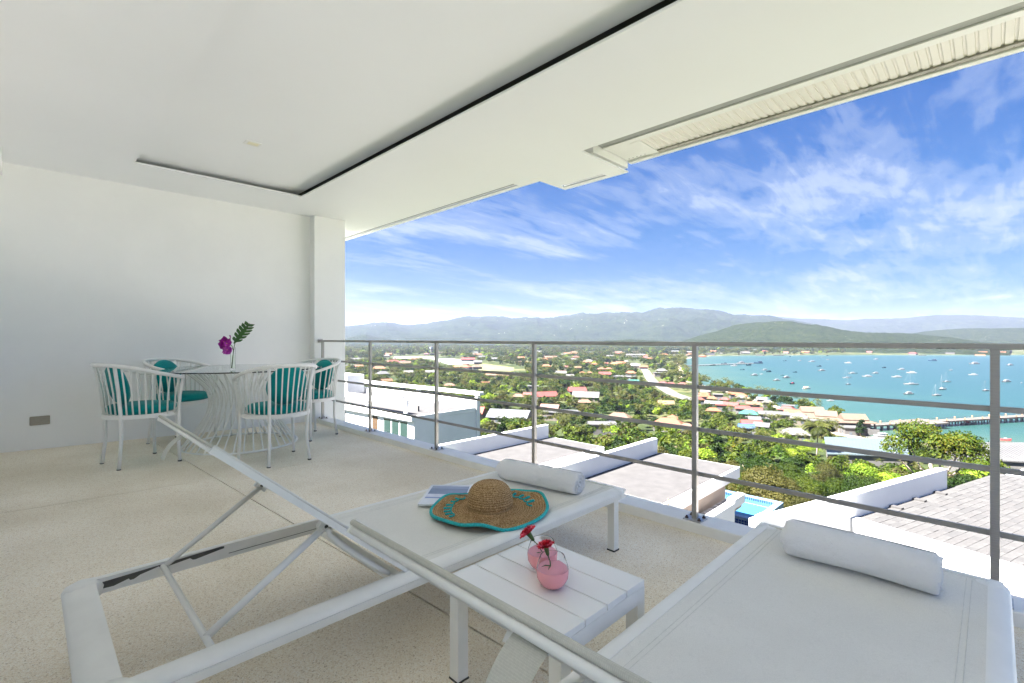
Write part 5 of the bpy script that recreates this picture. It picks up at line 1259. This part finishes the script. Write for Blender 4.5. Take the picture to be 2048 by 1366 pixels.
def lobes_for(kind, r):
    L = []
    if kind == 'round':
        for k in range(13): a = r.uniform(0, 2*PI); q = r.uniform(0, .24); L.append((q*math.cos(a), q*math.sin(a), r.uniform(.45, .80), r.uniform(.13, .22), r.uniform(.11, .18)))
    elif kind == 'wide':
        for k in range(18): a = r.uniform(0, 2*PI); q = r.uniform(.05, .48); L.append((q*math.cos(a), q*math.sin(a), .52+.34*(1-q/.55)+r.uniform(-.06, .06), r.uniform(.12, .21), r.uniform(.08, .13)))
    elif kind == 'tall':
        for k in range(12): a = r.uniform(0, 2*PI); q = r.uniform(0, .14); L.append((q*math.cos(a), q*math.sin(a), .28+.62*k/11, r.uniform(.10, .18), r.uniform(.09, .14)))
    else:
        for k in range(14): a = r.uniform(0, 2*PI); q = r.uniform(.05, .42); L.append((q*math.cos(a), q*math.sin(a), r.uniform(.18, .62), r.uniform(.14, .24), r.uniform(.12, .2)))
    return L
def trunk_mesh(seed, lobes, hi):
    r = random.Random(seed); m = MB(); top = Vector((r.uniform(-.03, .03), r.uniform(-.03, .03), .55))
    m.tube([(0, 0, -.06), (.01, 0, .2), tuple(top)], [.030, .024, .014], 7 if hi else 5)
    for k, l in enumerate(lobes[:6 if hi else 3]): m.tube([(.008, 0, .22+.04*k), tuple((Vector(l[:3])+Vector((0, 0, .1)))*.5+Vector((0, 0, .05))), tuple(Vector(l[:3]))], [.012, .009, .004], 5 if hi else 4)
    return m.mesh('trunk', m_bark, True)
VAR = {}
for ki, kind in enumerate(('round', 'wide', 'tall', 'bush')):
    for v_ in range(3 if kind != 'tall' else 2):
        r = random.Random(ki*10+v_); L = lobes_for(kind, r)
        VAR[('hi', kind, v_)] = (leaf_cloud(ki*10+v_, L, 11000, .0125, LM['mid']), trunk_mesh(v_, L, True))
        VAR[('mid', kind, v_)] = (leaf_cloud(ki*10+v_+50, L, 3000, .026, LM['mid']), trunk_mesh(v_, L, False))
rb = random.Random(77)
for v_ in range(3):                                                # broad bright leaves for the saplings close by
    L = lobes_for('bush', rb); VAR[('broad', 'bush', v_)] = (leaf_cloud(200+v_, L, 6500, .030, LM['bright'], up=.9, shell=.45), trunk_mesh(v_, L, True))
def palm_meshes(seed, nf, leaflets):
    r = random.Random(seed); m = MB(); lv = []
    for k in range(nf):
        a = 2*PI*k/nf*2.4+r.uniform(-.2, .2); el = r.uniform(-.25, 1.1); Lf = r.uniform(.36, .46); pts = []
        p = Vector((0, 0, .98)); e = el
        for s in range(8):
            pts.append(p.copy()); p = p+Vector((math.cos(a)*math.cos(e), math.sin(a)*math.cos(e), math.sin(e)))*Lf/7; e -= .20+.04*s
        for s in range(1, 8):
            for q in range(leaflets):
                u = q/leaflets; c = pts[s-1].lerp(pts[s], u); t_ = (pts[s]-pts[s-1]).normalized(); sd = Vector((-math.sin(a), math.cos(a), 0)); ln = .105*math.sin(PI*min(.97, (s-1+u)/7*.85+.13))
                for sg in (-1, 1):
                    tip = c+sd*sg*ln*.8+t_*ln*.5-Vector((0, 0, ln*.45)); w_ = t_*.011*(1.6 if leaflets < 3 else 1)
                    m.add([c-w_, c+w_, tip+w_*.3, tip-w_*.3], [(0, 1, 2, 3)]); lv += [r.random()*.6+.3*(el > .3)]*4
    me = m.mesh('crown', LM['palm']); addattr(me, 'lv', lv)
    bx_, by_ = r.uniform(-.08, .08), r.uniform(-.08, .08)
    tm = MB().tube([(bx_, by_, -.05), (bx_*.5, by_*.5, .35), (0, 0, .7), (0, 0, .985)], [.020, .015, .012, .014], 7).mesh('trunk', m_bark, True)
    return me, tm
for v_ in range(3): VAR[('mid', 'palm', v_)] = palm_meshes(v_, 15, 2); VAR[('hi', 'palm', v_)] = palm_meshes(v_+5, 20, 5)
for v_ in range(3): VAR[('broad', 'palm', v_)] = VAR[('hi', 'palm', v_)]
nm = {'round': 'tree', 'wide': 'tree', 'tall': 'tree', 'bush': 'bush', 'palm': 'palm_tree'}
adj = {'dark': 'dark green', 'mid': 'mid green', 'bright': 'bright yellow green', 'olive': 'olive green', 'gold': 'golden tinged green', 'russet': 'russet tipped', 'palm': 'feathery'}
shp = {'round': 'round tree', 'wide': 'spreading tree', 'tall': 'tall narrow tree', 'bush': 'leafy bush', 'palm': 'coconut palm'}
titems = []
def tree(x, y, h, kind, colr, lod='mid', v_=None, label=None, sxy=1.0, z=None):
    v_ = rnd.randrange(3 if kind != 'tall' else 2) if v_ is None else v_
    cr, tk = VAR[(lod, kind, v_)]; zb = gz1(x, y) if z is None else z
    t = thing(nm[kind], 'x', 'palm tree' if kind == 'palm' else 'bush' if kind == 'bush' else 'tree', (x, y, zb), rnd.uniform(0, 6.28))
    t.scale = (h*sxy, h*sxy, h)
    link_mesh('crown', cr, t, mat_=None if kind == 'palm' else LM[colr]); link_mesh('trunk', tk, t)
    if label: t['label'] = label
    else:
        px, py = proj(x, y, zb+h*.7); r = math.hypot(x, y)
        band = 'on near slope' if r < 110 else 'on lower slope' if r < 190 else 'on near plain' if r < 300 else 'on far plain'
        titems.append((t, px, '%s %s %s' % (adj[colr], shp[kind], band)))
    return t
def clear(x, y, pad=0):
    for (ex, ey, er) in excl:
        if (x-ex)**2+(y-ey)**2 < (er+pad)**2: return False
    return True
def seg_d(p, a, b):
    ax, ay = a; bx, by = b; ex, ey = bx-ax, by-ay; t = max(0, min(1, ((p[0]-ax)*ex+(p[1]-ay)*ey)/(ex*ex+ey*ey))); return math.hypot(p[0]-ax-t*ex, p[1]-ay-t*ey)
def inpoly(x, y, P):
    c = False; n = len(P)
    for i in range(n):
        x1, y1 = P[i]; x2, y2 = P[(i+1) % n]
        if (y1 > y) != (y2 > y) and x < (x2-x1)*(y-y1)/(y2-y1)+x1: c = not c
    return c
def cap_height(x, y, h, zb):
    """keep trees in front of a house or road low enough that it still shows"""
    b = math.atan2(y, x); r = math.hypot(x, y)
    for (sb, sw_, sr, sl) in sights:
        if r < sr and abs((b-sb+PI) % (2*PI)-PI) < sw_+h*.28/r: h = min(h, CAM_H-sl*r-zb-.2)
    return h
for i in range(len(road_c)-2):
    for k in range(4):
        q = Vector(road_c[i]).lerp(Vector(road_c[i+1]), k/4); d = q.length; sights.append((math.atan2(q.y, q.x), 6/d, d-3, (CAM_H+42.3)/d))
for P_2 in (apron_p, runway_p, field_p):
    for i in range(len(P_2)):
        a_, b_ = Vector(P_2[i]), Vector(P_2[(i+1) % len(P_2)])
        for k in range(6):
            q = a_.lerp(b_, k/6); d = q.length; sights.append((math.atan2(q.y, q.x), 14/d, d-3, (CAM_H+42.3)/d))
sights.append((math.atan2(1060, 760), .01, 1300, (CAM_H+34)/1304))
def road_clear(x, y):
    if min(seg_d((x, y), road_c[i], road_c[i+1]) for i in range(len(road_c)-1)) < 7.5: return False
    return not (inpoly(x, y, apron_p) or inpoly(x, y, runway_p) or inpoly(x, y, field_p))

# the trees the eye picks out
T = tree
T(112, 7.5, 17.5, 'wide', 'gold', 'hi', 0, 'large golden green spreading tree in front of the pier beside the rightmost post', .98, z=-29.7)
T(101, .5, 9.5, 'wide', 'mid', 'hi', 1, 'flat topped green tree just below the large golden green tree', .9, z=-29.5)
T(96, -7.5, 10, 'wide', 'mid', 'hi', 2, 'green tree right of the rightmost railing post in front of the white hall', .9, z=-29)
T(88, 2.2, 7, 'round', 'dark', 'hi', 0, 'dark bushy tree just behind the far end of the paved roof parapet', 1.2, z=-27.5)
T(88, -6, 6.5, 'bush', 'olive', 'hi', 1, 'olive bush right of the rightmost post behind the paved roof', 1.0, z=-27.5)
T(181, 40.5, 12.5, 'palm', 'palm', 'hi', 0, 'tall coconut palm standing in front of the tan pavilions', 1.05)
T(172, 45, 8, 'bush', 'bright', 'hi', 1, 'bright green bushes left of the tall coconut palm', 1.0)
T(196, 47, 8.5, 'bush', 'bright', 'hi', 2, 'bright green thicket between the tall palm and the boathouse', 1.3)
T(205, 40, 7.5, 'bush', 'bright', 'hi', 0, 'low bright green thicket beside the white boathouse', 1.3)
T(268, 43, 8.5, 'tall', 'dark', 'mid', 0, 'dark feathery casuarina beside the pier and boathouse', 1.2)
for k, (x, y, h, kd, cl, lb) in enumerate([(61, 26.5, 9, 'round', 'olive', 'olive brown tree in the middle of the near slope'), (56, 33.5, 8, 'tall', 'gold', 'tall thin golden yellow tree right of the fourth full post'),
        (58, 36.5, 8.5, 'round', 'mid', 'round green tree just right of the fourth full post'), (66, 33, 9, 'wide', 'olive', 'spreading olive tree behind the golden yellow tree'),
        (52, 23, 8.5, 'round', 'dark', 'dark green tree above the bright shrubs on the near slope'), (62, 19, 9.5, 'wide', 'olive', 'wide olive tree left of the white tarpaulin'),
        (50, 30.2, 6.5, 'bush', 'bright', 'bright lime green bush beside the corner of the second villa roof'), (70, 24, 9, 'round', 'mid', 'mid green tree behind the olive trees of the near slope'),
        (47, 34.5, 8, 'round', 'dark', 'dark green tree behind the fourth full post'), (45, 38, 7.5, 'wide', 'olive', 'olive tree just left of the fourth full post'),
        (40, 37, 7.5, 'round', 'dark', 'dark ivy covered tree left of the fourth full post'), (36, 40, 8, 'wide', 'dark', 'dark leafy hedge tree behind the first villa roof'),
        (33, 44, 8, 'wide', 'mid', 'green leafy hedge tree behind the first villa parapet'), (38, 45, 8, 'round', 'gold', 'golden green tree behind the first villa roof'),
        (84, 16, 6.5, 'bush', 'bright', 'bright green bush beside the white tarpaulin'), (80, 9, 7, 'wide', 'olive', 'olive tree behind the middle of the paved roof parapet')]):
    T(x, y, h, kd, cl, 'hi', k % 2, lb, 1.1)
bi = 0
near_items = []
for (x, y) in [(30, 14.5), (33, 12.5), (33.5, 16.5), (36, 10.5), (37, 14), (38, 18.5), (41, 12), (41.5, 16.5), (40, 21), (45, 10.2), (45.5, 14.4), (46, 18.8), (49, 12.5), (50, 16.8), (49, 21.5), (54, 10.6), (54.5, 15), (55, 19), (59, 12), (61, 16), (66, 11), (70, 14), (36, 21), (33, 20.5), (44, 24.5), (29, 17.5)]:
    cl = 'bright' if bi % 6 else ('gold' if bi % 2 else 'russet'); t = T(x, y, rnd.uniform(4.4, 5.8), 'bush', cl, 'broad', None, 'x', 1.15); bi += 1
    near_items.append((t, proj(x, y, t.location.z+3)[0], '%s broad leaved shrub behind the pool' % adj[cl]))
number_labels(near_items, 'broad leaved shrubs in the sunny thicket')
for (x, y, h, cl, lb) in ((8.9, 9.9, 4.6, 'bright', 'young lime green sapling rising beside the second full post'), (8.3, 12.2, 4.3, 'olive', 'thin grey green shrub against the big white house'), (11, 13.0, 3.6, 'bright', 'bright sapling tips above the first villa parapet')):
    T(x, y, h, 'bush', cl, 'broad', None, lb, .45, z=-7.2+(.2 if x > 10 else 0))
for (x, y, h, kd, cl, lb) in ((27, 38, 8, 'bush', 'bright', 'bright green shrubs between the white house and first villa'), (25, 34, 7, 'bush', 'mid', 'green shrubs behind the right end of the white house'), (31, 36, 7.5, 'round', 'olive', 'olive tree in front of the pale gabled house'),
        (44, 50, 9, 'wide', 'olive', 'olive tree in front of the bright red roof'), (40, 56, 9, 'round', 'dark', 'dark tree right behind the white house')):
    T(x, y, h, kd, cl, 'hi', None, lb, 1.0)
T(6.6, 2.95, 1.5, 'palm', 'palm', 'hi', 1, 'small pale spiky plant just outside the railing beside the fourth full post', .8, z=-3.6) if False else None

# the plain: scatter in world space
kinds = [('round', .34), ('wide', .25), ('bush', .12), ('tall', .09), ('palm', .20)]; cols = [('dark', .27), ('mid', .38), ('olive', .20), ('bright', .09), ('gold', .06)]
def pick(L, u):
    for k, p in L:
        u -= p
        if u <= 0: return k
    return L[0][0]
cands = []; rs = random.Random(11)
def zc(x, y): return mnoise.noise((x*.012, y*.012, .5))
r_ = 46.0
while r_ < 2300:
    sp = 6.2 if r_ < 300 else 6.2+(r_-300)*.0105
    b0_, b1_ = math.radians(-9), math.radians(67.5); nb = int((b1_-b0_)*r_/sp)
    for k in range(nb):
        b = b0_+(b1_-b0_)*(k+rs.random())/nb; rr = r_+rs.uniform(-.5, .5)*sp; cands.append((rr*math.cos(b), rr*math.sin(b), sp))
    r_ += sp*.86
cx_ = np.array([c[0] for c in cands]); cy_ = np.array([c[1] for c in cands]); csd = sdist(cx_, cy_); cz_ = ground(cx_, cy_, csd)
print('tree candidates', len(cands))
SB = np.array([s[0] for s in sights]); SW = np.array([s[1] for s in sights]); SR = np.array([s[2] for s in sights]); SS = np.array([s[3] for s in sights])
EX = np.array([e[:2] for e in excl]); ER = np.array([e[2] for e in excl])
placed = 0; stuff = {}
manual = [(o.location.x, o.location.y) for o in COL.objects if o.parent is None and o.name.split('.')[0] in ('tree', 'bush', 'palm_tree')]
MAN = np.array(manual)
for i, (x, y, sp) in enumerate(cands):
    sd = csd[i]; r = math.hypot(x, y)
    if sd < (5 if r > 500 else 3.5): continue
    if r < 75 and y < 30 and y > -12 and rs.random() < .55: continue
    if (((EX[:, 0]-x)**2+(EX[:, 1]-y)**2) < (ER+1)**2).any(): continue
    if ((MAN[:, 0]-x)**2+(MAN[:, 1]-y)**2).min() < (16 if r < 90 else 36): continue
    if r < 1300 and not road_clear(x, y): continue
    u = rs.random(); nz = zc(x, y)
    if rs.random() < .10+.35*max(0, nz-.12): continue
    colr = pick(cols, min(.999, max(0, rs.random()+nz*.3))); kind = pick(kinds, u)
    if sd < 45 and rs.random() < .5: kind = 'palm'
    h = rs.uniform(5.5, 9.5)*(1.0 if r < 400 else 1.05+(r-400)*.0004); 
    if kind == 'palm' and r < 170: kind = 'round'
    if kind == 'palm': h *= 1.15
    if kind == 'bush': h *= .7
    b = math.atan2(y, x); mk = (SR > r) & (np.abs(SB-b) < SW+h*.25/r)
    if mk.any(): h = min(h, CAM_H-float(SS[mk].max())*r-cz_[i]-.2)
    if x > 110:
        px, _p = proj(x, y, 0); lim = 893 if px > 1830 else 874 if px > 1690 else 0
        if lim: h = min(h, CAM_H-(lim-677)/967*(x*ca_+y*sa_)-cz_[i])
    if h < 1.6: continue
    px, py = proj(x, y, cz_[i]+h)
    if kind == 'palm' and h < 4: kind = 'bush'
    if placed < 215 and 670 < px < 2070:
        placed += 1; tree(x, y, h, kind, colr, 'hi' if r < 125 else 'mid')
    else: stuff.setdefault((kind, colr), []).append((x, y, cz_[i], h*(1 if r < 700 else 1.15)))
number_labels(titems, 'trees of the slope and plain')
# everything farther away reads as woodland: one object of instances
tmpl = bpy.data.collections.new('woodland_templates')
def far_obj(key, me, mat_):
    o = bpy.data.objects.new('woodland_template', me); 
    if mat_: o.material_slots[0].link = 'OBJECT'; o.material_slots[0].material = mat_
    tmpl.objects.link(o); return o
FARM = {k: leaf_cloud(300+i, lobes_for(k, random.Random(40+i)), 520, .062, LM['mid']) for i, k in enumerate(('round', 'wide', 'tall', 'bush'))}
FARM['palm'] = palm_meshes(31, 11, 1)[0]
pm_f = MB(); 
keys = sorted(stuff.keys()); pts, scl, rot_, idx = [], [], [], []
for gi, key in enumerate(keys):
    o = far_obj(key, FARM[key[0]], None if key[0] == 'palm' else LM[key[1]]); o.name = 'woodland_template_%03d' % gi
    for (x, y, z, h) in stuff[key]: pts.append((x, y, z)); scl.append(h); rot_.append(rs.uniform(0, 6.28)); idx.append(gi)
print('woodland instances', len(pts))
wm = bpy.data.meshes.new('woodland'); wm.from_pydata(pts, [], []); addattr(wm, 'scl', scl); addattr(wm, 'rotz', rot_)
ai = wm.attributes.new('vidx', 'INT', 'POINT'); ai.data.foreach_set('value', idx)
wd_o = bpy.data.objects.new('woodland', wm); COL.objects.link(wd_o); tag(wd_o, kind='stuff')
ng = bpy.data.node_groups.new('scatter_woodland', 'GeometryNodeTree')
ng.interface.new_socket('Geometry', in_out='INPUT', socket_type='NodeSocketGeometry'); ng.interface.new_socket('Geometry', in_out='OUTPUT', socket_type='NodeSocketGeometry')
N_ = ng.nodes; gi_ = N_.new('NodeGroupInput'); go_ = N_.new('NodeGroupOutput'); m2p = N_.new('GeometryNodeMeshToPoints'); iop = N_.new('GeometryNodeInstanceOnPoints'); cinf = N_.new('GeometryNodeCollectionInfo')
cinf.inputs['Collection'].default_value = tmpl; cinf.inputs['Separate Children'].default_value = True; cinf.inputs['Reset Children'].default_value = True
def nattr(name, typ):
    n = N_.new('GeometryNodeInputNamedAttribute'); n.data_type = typ; n.inputs['Name'].default_value = name; return n
na_s, na_r, na_i = nattr('scl', 'FLOAT'), nattr('rotz', 'FLOAT'), nattr('vidx', 'INT')
cx3 = N_.new('ShaderNodeCombineXYZ'); lk = ng.links.new
lk(gi_.outputs[0], m2p.inputs['Mesh']); lk(m2p.outputs[0], iop.inputs['Points']); lk(cinf.outputs[0], iop.inputs['Instance']); iop.inputs['Pick Instance'].default_value = True
lk(na_i.outputs['Attribute'], iop.inputs['Instance Index']); lk(na_r.outputs['Attribute'], cx3.inputs[2]); lk(cx3.outputs[0], iop.inputs['Rotation']); lk(na_s.outputs['Attribute'], iop.inputs['Scale']); lk(iop.outputs[0], go_.inputs[0])
wd_o.modifiers.new('scatter', 'NODES').node_group = ng
# undergrowth close to the villas
ug = leaf_cloud(500, [(0, 0, 0, 1, .35)], 900, .10, LM['mid'], up=1.0, shell=.1); tmpl2 = bpy.data.collections.new('undergrowth_templates'); uo = bpy.data.objects.new('undergrowth_template', ug); tmpl2.objects.link(uo)
up_, us_ = [], []
for k in range(5200):
    r = 24+110*rs.random()**.7; b = math.radians(rs.uniform(-10, 66)); x, y = r*math.cos(b), r*math.sin(b)
    if 17 < x < 28 and 26 < y < 54: continue
    up_.append((x, y, gz1(x, y)+.1 if k < 1 else 0)); us_.append(rs.uniform(.8, 1.7))
uz = ground(np.array([p[0] for p in up_]), np.array([p[1] for p in up_])); up_ = [(p[0], p[1], float(z)+.1) for p, z in zip(up_, uz)]
um = bpy.data.meshes.new('undergrowth'); um.from_pydata(up_, [], []); addattr(um, 'scl', us_); addattr(um, 'rotz', [rs.uniform(0, 6) for _ in up_]); a2 = um.attributes.new('vidx', 'INT', 'POINT'); a2.data.foreach_set('value', [0]*len(up_))
ng2 = ng.copy(); [n for n in ng2.nodes if n.bl_idname == 'GeometryNodeCollectionInfo'][0].inputs['Collection'].default_value = tmpl2
uob = bpy.data.objects.new('undergrowth', um); COL.objects.link(uob); tag(uob, kind='stuff'); uob.modifiers.new('scatter', 'NODES').node_group = ng2
# torn white tarpaulin on the slope, low fence wall
tp = thing('tarpaulin', 'torn white tarpaulin lying among the bushes on the near slope', 'tarpaulin', (62, 14.6, gz1(62, 14.6)+1.2), math.radians(-40))
MB().grid(lambda u, v: (-1.1+2.2*u, -1.9+3.8*v+.2*math.sin(u*9), .5*math.sin(u*3)+.9*u-.5*math.sin(PI*v)), 12, 12).build('sheet', M('white_tarpaulin', (.70, .72, .76), .5, .1, 3), tp, True)
hut = thing('hut', 'small grey block hut half hidden behind the warehouse palm', 'hut', (118, 31.5, gz1(118, 31.5)+1.5), math.radians(20))
MB().box(-1.8, 1.8, -2.2, 2.2, -2, 3.0).build('wall', m_hw[0], hut); MB().box(-2.1, 2.1, -2.5, 2.5, 3.003, 3.15).build('roof', roofm['grey'], hut); MB().box(-1.86, -1.803, -1.0, -.3, .8, 2.2).build('window', m_win, hut)

# ------------------------------------------------------------------ haze: real air over the whole bay
hm_ = bpy.data.materials.new('haze_air'); hm_.use_nodes = True; hm_.node_tree.nodes.clear(); ht_ = NT(hm_.node_tree)
pvv = ht_.add('ShaderNodeVolumePrincipled', {'Color': (.60, .66, 1.0, 1), 'Density': 0.000050, 'Anisotropy': .25}); ho = ht_.add('ShaderNodeOutputMaterial'); ht_.l.new(pvv.outputs[0], ho.inputs['Volume'])
haze = MB().box(-2600, 9300, -6000, 9300, -52, 400).build('haze', hm_); tag(haze, kind='stuff')
